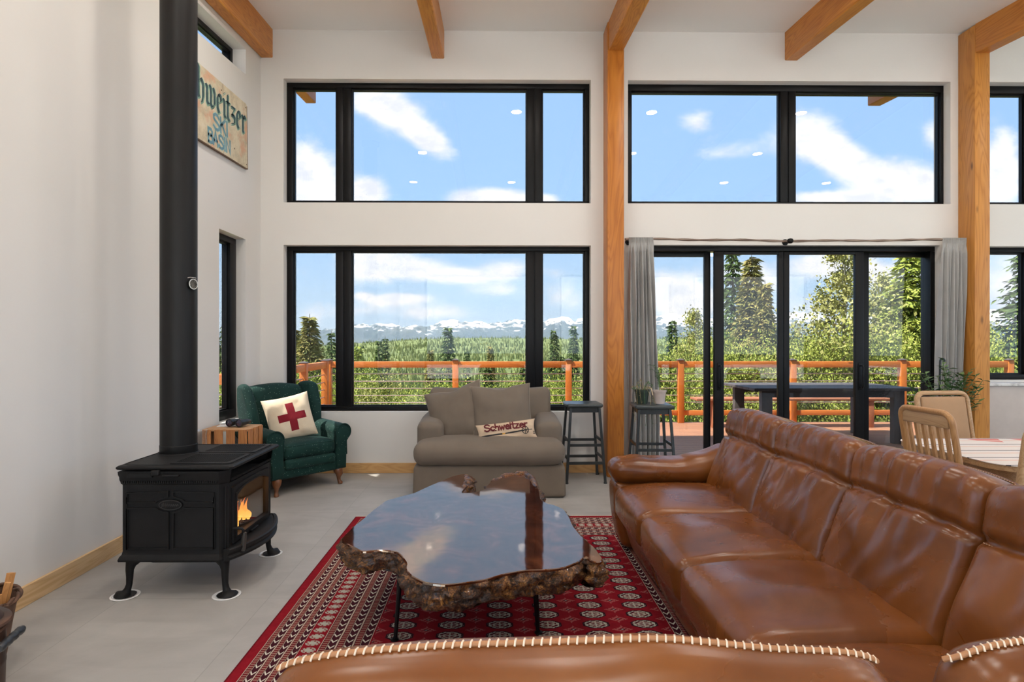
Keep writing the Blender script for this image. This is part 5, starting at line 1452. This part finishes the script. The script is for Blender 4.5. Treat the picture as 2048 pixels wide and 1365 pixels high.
# ================================================================== DINING END
M_['oak'] = wood('honey_oak', (.55,.30,.12), (.36,.17,.06), 'Z', 2.2, .45, knots=False)
M_['oakx'] = wood('honey_oak_rail', (.56,.36,.19), (.36,.20,.09), 'X', 2.2, .45, knots=False)
M_['greyfab'] = cloth_mat('pale_grey_chenille', (.46,.44,.44), 160, .9, .75, .3)
M_['tanfab'] = cloth_mat('tan_woven_seat_cloth', (.50,.30,.16), 400, .9, .85, .1)
def dining_chair(label, x, y, rz, zt, w, kind, fab):
    """local: seat toward +y, back at y=0"""
    t = thing('dining_chair', label, 'chair', (x, y, 0), rotz=rz, group='oak dining chairs'); h = w/2
    lean = .09; k = lambda z: -lean*max(0, (z-.45))/(zt-.45)
    def path(z0, z1, inset=0.0, r=.06, n=6):
        pts = [(-h+inset, z0), (-h+inset, z1-r)]
        for i in range(1, n+1): a = R(180-90*i/n); pts.append((-h+inset+r+r*cos(a), z1-r+r*sin(a)))
        for i in range(0, n+1): a = R(90-90*i/n); pts.append((h-inset-r+r*cos(a), z1-r+r*sin(a)))
        pts.append((h-inset, z0)); return pts
    pts = path(.46, zt); arc_ = []
    g = G(); P3 = [Vector((px, k(pz), pz)) for px, pz in pts]
    # flat rounded frame member
    g.tube(P3, .021, 10, flat=.8); part(t, 'back_frame', g, M_['oakx'] if kind == 'panel' else M_['oak'])
    if kind == 'slat':
        g = G(); g.box(-h+.02,h-.02,k(zt-.05)-.012,k(zt-.05)+.012,zt-.085,zt-.004,.006); part(t, 'crest_rail', g, M_['oakx'])
        n = 6
        for i in range(n):
            X = -h+.055+(w-.11)*i/(n-1); g = G()
            g.loft([[(X-.011,k(z)-.007,z),(X+.011,k(z)-.007,z),(X+.011,k(z)+.007,z),(X-.011,k(z)+.007,z)] for z in (.50, .62, zt-.07)]); part(t, 'slat', g, M_['oak'], smooth=False)
        g = G(); g.box(-h+.02,h-.02,-.018,.006,.475,.53,.004); part(t, 'lower_rail', g, M_['oakx'])
    else:
        def pn(p, u): return p+Vector((0, k(p.z+(zt+.50)/2), 0))
        g = G(); g.soft((w-.05,.034,zt-.555), .014, (10,3,10), (0,.012,0), pn, Matrix.Translation((0,0,(zt+.50)/2))); part(t, 'back_panel', g, fab)
    for sx in (-1, 1):
        g = G(); g.tube([(sx*h,.0,.50),(sx*h,-.0,.25),(sx*(h+.004),-.03,.001)], [.020,.019,.016], 8); part(t, 'leg', g, M_['oak'])
        g = G(); g.tube([(sx*(h+.01),.42,.42),(sx*(h+.012),.43,.001)], [.021,.016], 8); part(t, 'leg', g, M_['oak'])
    g = G(); g.box(-h+.01,h-.01,-.01,.43,.39,.425,.004); part(t, 'seat_frame', g, M_['oakx'])
    g = G(); g.soft((w+.03,.42,.07), .028, (10,10,3), (0,0,.01), None, Matrix.Translation((0,.245,.455))); part(t, 'seat', g, fab)
    return t
dining_chair('oak dining chair with a slatted back at the left end of the dining table', 2.60, 3.385, R(-90), 1.0, .40, 'slat', M_['greyfab'])
dining_chair('oak framed dining chair with a tan cloth back on the far side of the table', 3.49, 4.43, R(184), 1.0, .42, 'panel', M_['tanfab'])
dining_chair('oak framed dining chair with a pale grey upholstered back, nearest on the right', 2.66, 2.70, R(-2), 1.02, .48, 'panel', M_['greyfab'])
t = thing('dining_table', 'oak dining table behind the leather sofa at the right edge', 'dining table', (3.75, 3.50, 0))
g = G(); g.prism(rounded(-1.05,1.05,-.46,.46,.16,8), .705, .735); part(t, 'tabletop', g, M_['oakx'])
g = G(); g.prism(rounded(-.93,.93,-.36,.36,.05,4), .62, .704); part(t, 'apron', g, M_['oakx'])
for sx in (-1,1):
    for sy in (-1,1):
        g = G(); g.box(sx*.86-.035,sx*.86+.035,sy*.30-.035,sy*.30+.035,0,.704,.006); part(t, 'leg', g, M_['oak'])
m, nt, bs = newmat('striped_table_cloth'); v = co(nt); x, y, z = sep(nt, v)
tri = ((x/.30).fract()-.5).abs()*2; tri = tri.lt(((y/.22).fract())*.8).abs()
c = mixc(nt, tri*(y*2.1+x).sin().gt(.2), (.70,.64,.60), (.62,.22,.20))
c = mixc(nt, ((y/.21).fract()).lt(.07), c, (.05,.05,.07)); c = mixc(nt, ((y/.21+.4).fract()).lt(.12), c, (.70,.50,.42))
nt.links.new(c, bs.inputs['Base Color']); bs.inputs['Roughness'].default_value = .9
g = G(); g.prism(rounded(-1.055,.95,-.455,.455,.15,8), .0, .004); solo('tablecloth', g, m, 'white cloth with red triangles and dark stripes on the dining table', 'tablecloth', (3.75, 3.50, .7352))

# ================================================================== DECK AND RAILING
M_['cedar'] = wood('orange_cedar', (.78,.25,.04), (.55,.15,.02), 'X', 1.5, .5)
M_['cedarz'] = wood('orange_cedar_post', (.78,.25,.04), (.55,.15,.02), 'Z', 1.5, .5)
m, nt, bs = newmat('deck_boards'); v = co(nt); x, y, z = sep(nt, v)
fy = (y/.14); row = fy.floor()
n = noi(nt, comb(nt, x*1.2+row*7.3, y*30, row*1.9), 1.5, 4, .6)
c = ramp(nt, n, [(.3, (.34,.14,.07)), (.7, (.56,.28,.15))]); c = mixc(nt, noi(nt, comb(nt, row*3.3, 0.0, 0.0), 3, 0).smooth(.3,.7)*.4, c, (.22,.10,.065))
c = mixc(nt, fy.fract().lt(.06), c, (.02,.01,.008)); nt.links.new(c, bs.inputs['Base Color']); bs.inputs['Roughness'].default_value = .65
g = G(); g.box(-3.05,9.4,WY+.25,10.34,-.09,-.03); g.box(-3.05,LX-.26,2.0,WY+.25,-.09,-.03); struct('deck', g, m)
M_['cap'] = plain('bronze_post_cap', (.10,.075,.065), .5, var=.2)
M_['cable'] = plain('galvanised_rail_rod', (.50,.40,.36), .35, metal=.4, var=.15)
def railing(label, p0, p1, posts, both=True):
    """posts at distances along p0->p1"""
    d = (Vector(p1)-Vector(p0)); L = d.length; a = atan2(d.y, d.x)
    t = thing('deck_railing', label, 'railing', (p0[0], p0[1], -.03), rotz=a); zz = .03
    for i, s in enumerate(posts):
        g = G(); g.box(s-.052,s+.052,-.052,.052,0,1.07+zz,.005); po = part(t, 'post', g, M_['cedarz'])
        g = G(); g.box(s-.066,s+.066,-.066,.066,1.07+zz,1.082+zz,.003); g.loft([[(s+a_*.055,b_*.055,1.082+zz) for a_, b_ in ((-1,-1),(1,-1),(1,1),(-1,1))],[(s+a_*.012,b_*.012,1.104+zz) for a_, b_ in ((-1,-1),(1,-1),(1,1),(-1,1))]]); part(po, 'post_cap', g, M_['cap'], smooth=False)
    for s0, s1 in zip(posts, posts[1:]):
        a0, a1 = s0+.054, s1-.054
        g = G(); g.box(a0,a1,-.045,.045,.945+zz,1.055+zz,.006); part(t, 'top_rail', g, M_['cedar'])
        g = G(); g.box(a0,a1,-.02,.02,.10+zz,.19+zz,.004); part(t, 'bottom_rail', g, M_['cedar'])
        for z in (.835, .705, .58, .455, .33):
            g = G(); g.tube([(a0,0,z+zz),(a1,0,z+zz)], .0085, 6); part(t, 'rod', g, M_['cable'])
RYY = 10.27
bx_ = [at(q, 700, RYY).x for q in (911, 1137, 1361, 1585, 1804, 2018)]
sp_ = bx_[1]-bx_[0]; X0r = -2.93
pr = [0]+[b-X0r for b in [bx_[0]-sp_*.93]]+[b-X0r for b in bx_]+[bx_[-1]-X0r+sp_*k for k in ()]
pr = [0, bx_[0]-X0r-sp_*.0] if False else [0]+[b-X0r for b in bx_]
railing('orange timber deck railing with horizontal rods running across behind the windows', (X0r, RYY), (9.2, RYY), pr)
railing('orange timber deck railing returning toward the house on the left side of the deck', (X0r, RYY-.11), (X0r, 3.0), [.0+.11, 1.22, 3.1, 5.0, 6.9])
# picnic table and benches
M_['greyboard'] = wood('grey_weathered_board', (.125,.11,.11), (.07,.062,.065), 'X', 2, .7, knots=False)
M_['greyboard_z'] = wood('grey_weathered_leg', (.13,.11,.105), (.075,.065,.065), 'Z', 2, .7, knots=False)
t = thing('outdoor_table', 'long grey wooden table standing on the deck outside the sliding door', 'table', (4.72, 8.6, -.03))
for k in range(6):
    g = G(); y = -.58+k*.195; g.box(-1.14,1.14,y,y+.188,.745,.785,.004); part(t, 'plank', g, M_['greyboard'])
g = G(); g.box(-1.0,1.0,-.5,-.46,.65,.744); g.box(-1.0,1.0,.46,.5,.65,.744); part(t, 'apron', g, M_['greyboard'], smooth=False)
for sx in (-1,1):
    for sy in (-1,1):
        g = G(); g.box(sx*.93-.075,sx*.93+.075,sy*.46-.045,sy*.46+.045,0,.744,.004); part(t, 'leg', g, M_['greyboard_z'])
M_['bench'] = wood('brown_stained_board', (.50,.20,.10), (.32,.11,.05), 'X', 2, .6, knots=False)
t = thing('outdoor_bench', 'low reddish wooden bench between the grey table and the deck railing', 'bench', (4.95, 9.78, -.03))
for k in range(2):
    g = G(); g.box(-1.62,1.62,-.17+k*.175,-.002+k*.175,.45,.49,.004); part(t, 'plank', g, M_['bench'])
for x in (-1.3, 1.3):
    g = G(); g.box(x-.05,x+.05,-.15,.15,0,.449,.004); part(t, 'leg', g, M_['bench'])

# ================================================================== LAND, FOREST, MOUNTAINS
def ground_z(x, y):
    a = y
    pts = [(3,-2.4),(12,-2.6),(20,-4.2),(45,-7.5),(90,-11),(170,-16),(300,-20),(520,-16),(800,-6),(1100,6),(1500,-30),(2600,-160)]
    for (y0, z0), (y1, z1) in zip(pts, pts[1:]):
        if a <= y1:
            f = max(0, (a-y0)/(y1-y0)); f = f*f*(3-2*f); z = z0+(z1-z0)*f; break
    else: z = -160
    u = x/max(a, 20)
    if a > 250: z -= (max(0, -.12-u))*70*min(1, (a-250)/600)+NZ.noise(Vector((x*.004, y*.004, 0)))*5
    return z+NZ.noise(Vector((x*.03, y*.03, 3)))*.5
m, nt, bs = newmat('forest_floor'); v = co(nt)
nt.links.new(ramp(nt, noi(nt, v, .05, 8, .7), [(.35, (.10,.13,.04)), (.55, (.20,.24,.07)), (.7, (.33,.32,.14))]), bs.inputs['Base Color']); bs.inputs['Roughness'].default_value = 1
g = G(); rows = [2.0,4,6,8,10,12,15,18,22,27,33,40,50,62,76,92,112,136,165,200,240,290,350,420,500,600,700,800,900,1000,1100,1200,1350,1500,1800,2200,2600]
NX = 60; vs = []; fs = []
for y in rows:
    for i in range(NX+1):
        x = (-2.2+4.4*i/NX)*(y+14); vs.append((x, y, ground_z(x, y)))
for j in range(len(rows)-1):
    for i in range(NX): a = j*(NX+1)+i; fs.append((a, a+1, a+NX+2, a+NX+1))
g.add(vs, fs); struct('ground', g, m, smooth=True)
# the valley forest: thousands of far conifers
m, nt, bs = newmat('far_conifer'); v = co(nt)
nt.links.new(ramp(nt, noi(nt, v, .035, 4, .7), [(.35, (.05,.085,.025)), (.55, (.15,.18,.055)), (.7, (.30,.30,.11))]), bs.inputs['Base Color']); bs.inputs['Roughness'].default_value = 1
rr = random.Random(11); vs = []; fs = []
for k in range(16000):
    y = 170+930*rr.random()**1.1; u = rr.uniform(-.6,.95); x = u*y; h = rr.uniform(3.0, 6.5); z = ground_z(x, y)-.5
    r = h*.2
    for (zz, rr_, top) in ((.08,1,.62),(.40,.70,1.0)):
        o = len(vs); a0 = rr.uniform(0, 2)
        for i in range(6): a = a0+i*pi/3; vs.append((x+cos(a)*r*rr_, y+sin(a)*r*rr_, z+h*zz))
        vs.append((x, y, z+h*top)); fs += [(o+i, o+(i+1)%6, o+6) for i in range(6)]
g = G(); g.add(vs, fs)
solo('distant_forest', g, m, 'green conifer forest filling the valley beyond the deck railing', 'forest', smooth=False, kind='stuff')
# snow-capped range
m, nt, bs = newmat('mountain_rock_and_snow'); v = co(nt); x, y, z = sep(nt, v)
n = noi(nt, v, .0016, 9, .7); n2 = noi(nt, vscale(nt, v, (1,.6,2)), .011, 7, .7)
c = ramp(nt, n, [(.35, (.030,.055,.055)), (.55, (.060,.085,.075)), (.7, (.12,.13,.10))])
snow = (z*.0044+(n2-.5)*3.4+(n-.5)*.6).smooth(.78, .92)
c = mixc(nt, snow, c, (.90,.92,.95)); nt.links.new(c, bs.inputs['Base Color']); bs.inputs['Roughness'].default_value = 1
ridge = [(-1.6,.022),(-.5,.015),(-.37,.018),(-.30,.022),(-.24,.028),(-.17,.029),(-.11,.030),(-.085,.038),(-.05,.034),(0,.034),(.04,.0405),(.075,.036),(.11,.041),(.14,.036),(.20,.038),(.26,.044),(.31,.045),(.36,.041),(.45,.047),(.52,.056),(.60,.046),(.70,.052),(.85,.055),(1.0,.05),(1.7,.04)]
def rz(u):
    for (a, p), (b, q) in zip(ridge, ridge[1:]):
        if u <= b: f = (u-a)/(b-a); f = f*f*(3-2*f); return p+(q-p)*f
    return .03
NXm, NYm = 900, 60; vs = []; fs = []
for j in range(NYm+1):
    Yk = 4200+2600*j/NYm; f = j/NYm
    for i in range(NXm+1):
        u = -1.3+2.6*i/NXm; x = u*Yk
        base = -190; top = rz(u)*6300
        prof = min(1, (f/.82))**1.15 if f < .82 else 1-(f-.82)*2.2
        rid = NZ.noise(Vector((x*.0016, Yk*.0007, 1)))*.5+NZ.noise(Vector((x*.005, Yk*.0022, 4)))*.28+(.25-abs(NZ.noise(Vector((x*.011, Yk*.0045, 7)))))*.55+(.2-abs(NZ.noise(Vector((x*.03, Yk*.012, 9)))))*.28
        z = base+(top-base)*prof+rid*78*(.35+prof*.65)*(1 if f < .95 else .3)
        vs.append((x, Yk, z))
for j in range(NYm):
    for i in range(NXm): a = j*(NXm+1)+i; fs.append((a, a+1, a+NXm+2, a+NXm+1))
g = G(); g.add(vs, fs); struct('mountain_range', g, m, smooth=True)
# air between the valley and the range: thin blue haze that really scatters light
m = bpy.data.materials.new('valley_air'); m.use_nodes = True; nt = m.node_tree; nt.nodes.remove(nt.nodes['Principled BSDF'])
vo = nt.nodes.new('ShaderNodeVolumeScatter'); vo.inputs['Color'].default_value = (.62,.78,1,1); vo.inputs['Density'].default_value = .00020; vo.inputs['Anisotropy'].default_value = .2
nt.links.new(vo.outputs[0], nt.nodes['Material Output'].inputs['Volume'])
g = G(); g.box(-9000,9000,1300,4150,-400,330); struct('valley_air', g, m)

# ------------------------------------------------------------------ trees beyond the deck
def folmat(name, cs, vs_=4):
    m, nt, bs = newmat(name); v = co(nt)
    n = noi(nt, v, vs_, 3, .6)
    nt.links.new(ramp(nt, n, [(.35, cs[0]), (.5, cs[1]), (.65, cs[2])]), bs.inputs['Base Color']); bs.inputs['Roughness'].default_value = .75
    bs.inputs['Specular IOR Level'].default_value = .2; return m
M_['fir'] = folmat('fir_needles', ((.03,.06,.02),(.075,.125,.035),(.16,.22,.06)))
M_['cedarf'] = folmat('cedar_fronds', ((.11,.12,.03),(.26,.25,.07),(.42,.33,.11)))
M_['larch'] = folmat('bright_larch', ((.15,.20,.035),(.34,.40,.07),(.52,.56,.12)))
M_['birch'] = folmat('sparse_birch_leaves', ((.18,.20,.055),(.38,.38,.11),(.54,.50,.2)), 3)
M_['bark'] = plain('tree_bark', (.09,.06,.04), .9, var=.4, vs=10)
M_['paleb'] = plain('pale_birch_bark', (.42,.38,.33), .8, var=.3, vs=10)
def conifer_mesh(seed, H=10.0, rad=1.8, droop=.25, dens=1.0, spray=.34, name='fir'):
    rr = random.Random(seed); vs = []; fs = []; g = G()
    wh = int(46*dens)
    for w_ in range(wh):
        f = (w_+rr.random()*.6)/wh; z = H*(.04+.95*f); r = rad*(1-f)**.85*(.85+.3*rr.random())+.06
        nb = max(4, int((9-5*f)*dens))
        for b in range(nb):
            a = 2*pi*(b+rr.random()*.7)/nb+w_; rl = r*rr.uniform(.7, 1.12); d = Vector((cos(a), sin(a), 0)); s = Vector((-sin(a), cos(a), 0))
            n = max(3, int(rl/spray*3.4))
            for i in range(n):
                t_ = (i+.6)/n; p = Vector((0,0,z))+d*rl*t_+Vector((0,0,-droop*rl*t_*t_+.16*rl*t_*(1-t_)*2))
                wd = spray*(1.15-t_*.7)*rr.uniform(.7,1.2)
                for side in (-1, 1):
                    q = (d*.7+s*side*rr.uniform(.6,1.1)+Vector((0,0,rr.uniform(-.9,.15)))).normalized()
                    e = q.cross(Vector((rr.uniform(-1,1),rr.uniform(-1,1),.6))).normalized()
                    o = len(vs); L = wd*rr.uniform(.8,1.2)
                    vs += [p, p+q*L*.5+e*L*.17, p+q*L+Vector((0,0,-.1*L)), p+q*L*.5-e*L*.17]; fs.append((o,o+1,o+2,o+3))
                q = Vector((0,0,-1))*rr.uniform(.3,.6)+d*.8; e = s; L = wd*.7; o = len(vs)
                vs += [p-e*L*.2, p+e*L*.2, p+q*L]; fs.append((o,o+1,o+2))
    g.add(vs, fs); top = G(); top.tube([(0,0,0),(0,0,H*.6),(0,0,H)], [H*.018,H*.010,.01], 7)
    return g, top
def leafy_mesh(seed, H=4.0, rad=1.5, nleaf=9000, size=.07, trunk=True, bottom=.0, clumps=26, sparse=False):
    rr = random.Random(seed); vs = []; fs = []; br = G()
    C = []
    for k in range(clumps):
        f = rr.random()**.8; a = rr.uniform(0, 2*pi)
        z = H*(bottom+(1-bottom)*f); rm = rad*(sin(pi*min(1,.12+.88*(1-f)**.9))**.6 if not sparse else (1-f)**.6*.9+.1)
        r = rm*sqrt(rr.random())*.9; C.append((Vector((r*cos(a), r*sin(a), z*.97)), rad*rr.uniform(.22,.42)*(.6 if sparse else 1)))
    if trunk:
        br.tube([(0,0,0),(rad*.04,0,H*.45),(0,rad*.03,H*.93)], [H*.016,H*.010,.008], 7)
        for c, r in C: br.tube([(0,0,c.z*.62),(c*.5+Vector((0,0,c.z*.36))),c], [.018,.012,.004], 4)
    for k in range(nleaf):
        c, r = C[k % len(C)]
        d = Vector((rr.gauss(0,1), rr.gauss(0,1), rr.gauss(0,.8))); p = c+d*r*.52
        n = Vector((rr.uniform(-1,1), rr.uniform(-1,1), rr.uniform(-.2,1.2))).normalized(); s = n.orthogonal().normalized(); q = n.cross(s); L = size*rr.uniform(.6,1.3)
        an = rr.uniform(0, 2*pi); s2 = s*cos(an)+q*sin(an); q2 = n.cross(s2)
        o = len(vs); vs += [p, p+s2*L*.5+q2*L*.32, p+s2*L, p+s2*L*.5-q2*L*.32]; fs.append((o,o+1,o+2,o+3))
    g = G(); g.add(vs, fs); return g, br
PROTO = {}
def tree_proto(kind):
    if kind in PROTO: return PROTO[kind]
    if kind == 'fir': a, b = conifer_mesh(1, 10, 1.75, .22, 1.2, .40); m, tb = M_['fir'], M_['bark']
    if kind == 'slimfir': a, b = conifer_mesh(2, 10, 1.25, .35, 1.1, .36); m, tb = M_['fir'], M_['bark']
    if kind == 'cedar': a, b = conifer_mesh(3, 10, 2.2, .5, 1.7, .38); m, tb = M_['cedarf'], M_['bark']
    if kind == 'larch': a, b = conifer_mesh(4, 10, 2.9, .30, 1.4, .40); m, tb = M_['larch'], M_['bark']
    if kind == 'birch': a, b = leafy_mesh(5, 10, 2.0, 9000, .13, True, .30, 60, True); m, tb = M_['birch'], M_['paleb']
    if kind == 'shrub': a, b = leafy_mesh(6, 3.2, 1.5, 20000, .06, True, .05, 44); m, tb = M_['larch'], M_['bark']
    if kind == 'shrub2': a, b = leafy_mesh(7, 3.2, 1.5, 18000, .065, True, .05, 40); m, tb = M_['birch'], M_['bark']
    me, mt = a.mesh(kind+'_foliage', m, smooth=False), b.mesh(kind+'_trunk', tb)
    PROTO[kind] = (me, mt); return PROTO[kind]
def plant(name, label, cat, kind, px, ptop, Y, base=None, group=None, rz=0.0, wide=1.0):
    me, mt = tree_proto(kind); H0 = 3.2 if kind.startswith('shrub') else 10.0
    P = at(px, ptop, Y); b = ground_z(P.x, Y) if base is None else base; h = max(.5, P.z-b); s = h/H0
    t = thing(name, label, cat, (P.x, Y, b), rotz=rz, group=group); t.scale = (s*wide, s*wide, s)
    for nm, q in (('foliage', me), ('trunk', mt)):
        o = bpy.data.objects.new(nm, q); COL.objects.link(o); o.parent = t
TG = 'trees beyond the deck railing'
T_ = [
 ('cedar', 619, 628, 19, 'brownish-green cedar behind the railing corner in the left lower window', 'conifer', 1.25),
 ('cedar', 590, 655, 23, 'brownish cedar cut by the left edge of the left lower window', 'conifer', 1.1),
 ('slimfir', 663, 660, 26, 'dark slim fir hidden mostly by the left mullion of the lower window', 'conifer', 1.0),
 ('larch', 716, 688, 21, 'pale green tree just right of the left mullion of the lower window', 'conifer', .9),
 ('slimfir', 758, 676, 24, 'left one of the two slim dark firs side by side in the lower window', 'conifer', .9),
 ('slimfir', 771, 671, 25, 'right one of the two slim dark firs side by side in the lower window', 'conifer', .8),
 ('fir', 896, 650, 20, 'shapely dark fir above the railing post in the middle of the lower window', 'conifer', .95),
 ('cedar', 861, 697, 25, 'small brownish conifer just left of the shapely dark fir', 'conifer', .8),
 ('slimfir', 934, 697, 27, 'small slim conifer just right of the shapely dark fir', 'conifer', .8),
 ('cedar', 981, 689, 23, 'brown-tipped slim conifer right of the middle railing post', 'conifer', .7),
 ('fir', 1108, 656, 21, 'left one of the two firs in the narrow right light of the lower window', 'conifer', .75),
 ('fir', 1147, 647, 22, 'right one of the two firs in the narrow right light of the lower window', 'conifer', .75),
 ('fir', 1344, 636, 20, 'small dark fir behind the first sliding door panel', 'conifer', .9),
 ('birch', 1392, 618, 18, 'thin leafy tree at the right side of the first door panel', 'tree', .9),
 ('fir', 1466, 470, 17, 'tall dark fir rising past the top of the second door panel', 'conifer', .78),
 ('cedar', 1503, 508, 15, 'tall yellow-green cedar filling the second door panel', 'conifer', 1.05),
 ('cedar', 1530, 560, 14, 'shorter yellowish cedar on the right flank of the tall cedar', 'conifer', .9),
 ('slimfir', 1592, 655, 26, 'small distant fir at the left of the third door panel', 'conifer', 1.0),
 ('birch', 1688, 480, 14, 'tall sparse-leaved birch in the third door panel', 'tree', .9),
 ('shrub2', 1668, 610, 14, 'rounded yellow-green tree under the birch', 'tree', 1.0),
 ('birch', 1762, 545, 16, 'slender thin-leaved tree at the left of the fourth door panel', 'tree', .7),
 ('larch', 1822, 470, 13.5, 'big bright green feathery tree in the fourth door panel', 'conifer', 1.25),
 ('larch', 1790, 590, 14.5, 'lower bright green tree in front of the slender one', 'conifer', .8),
 ('fir', 2075, 380, 13.0, 'large fir reaching its branches into the far right window', 'conifer', 1.3),
 ('cedar', 1968, 640, 17, 'yellowish conifer partly behind the knotty post', 'conifer', 1.0),
 ('fir', 452, 610, 12.5, 'slim dark fir seen through the slit window in the left wall', 'conifer', .6),
 ('cedar', 425, 625, 12.5, 'brownish conifer beside the slim fir outside the slit window', 'conifer', .7),
]
for i, (k, px, py, Y, lab, cat, wd) in enumerate(T_):
    plant('conifer_tree' if cat == 'conifer' else 'leafy_tree', lab, 'tree', k, px, py, Y, group=TG, rz=i*1.3, wide=wd)
S_ = [(560,755,14.5),(630,752,13.5),(700,752,15),(742,762,13.5),(800,780,16),(850,772,14),(905,790,15.5),(950,776,13.5),(1000,768,15),(1050,776,14),(1100,760,13.5),(1150,762,15),(1200,745,14),(1262,720,14.5),(1320,716,14),
      (1375,700,15),(1420,690,13.5),(1470,705,13),(1530,715,12.8),(1590,700,14),(1640,680,13),(1700,670,14),(1750,668,12.8),(1800,680,13),(1860,665,14),(1920,670,13),(1990,690,14),(2050,690,13),(470,745,12.5),(410,730,12.8)]
where = ['cut by the left edge of the lower window','at the railing corner','behind the left mullion of the lower window','just right of the left mullion','left of the middle of the big lower pane','left of the middle railing post','directly behind the middle railing post','just right of the middle railing post','behind the right half of the loveseat','beside the right mullion of the lower window','in the left half of the narrow right light','behind the railing post in the narrow right light','hidden by the slim wooden post','behind the left curtain','beside the railing post in the first door panel',
         'at the right of the first door panel','behind the first door stile','at the left of the second door panel','at the right of the second door panel','behind the railing post in the third door panel','in the middle of the third door panel','under the birch','behind the overlapping door stiles','beside the railing post in the fourth door panel','at the right of the fourth door panel','behind the right curtain','at the left of the far right window','at the right frame edge','outside the slit window, right','outside the slit window, left']
for i, (px, py, Y) in enumerate(S_):
    k = 'shrub' if i % 3 else 'shrub2'
    plant('shrub', ('bright green' if k == 'shrub' else 'yellow-green')+' leafy shrub beyond the railing, '+where[i], 'shrub', k, px, py, Y, group='shrubs beyond the deck railing', rz=i*2.1, wide=.66+.1*sin(i*3))
for i in range(16):     # young firs lower on the slope
    px = 590+i*92+20*sin(i*5); k = 'slimfir' if i % 2 else 'fir'
    plant('conifer_tree', f'young {"slim" if i % 2 else "bushy"} fir on the slope below the deck, '+('behind the lower window' if px < 1190 else 'behind the sliding door' if px < 1880 else 'by the far right window'), 'tree', k, px, 722+16*sin(i*7), 16.5+2.5*sin(i*3), group='young firs on the slope', rz=i)
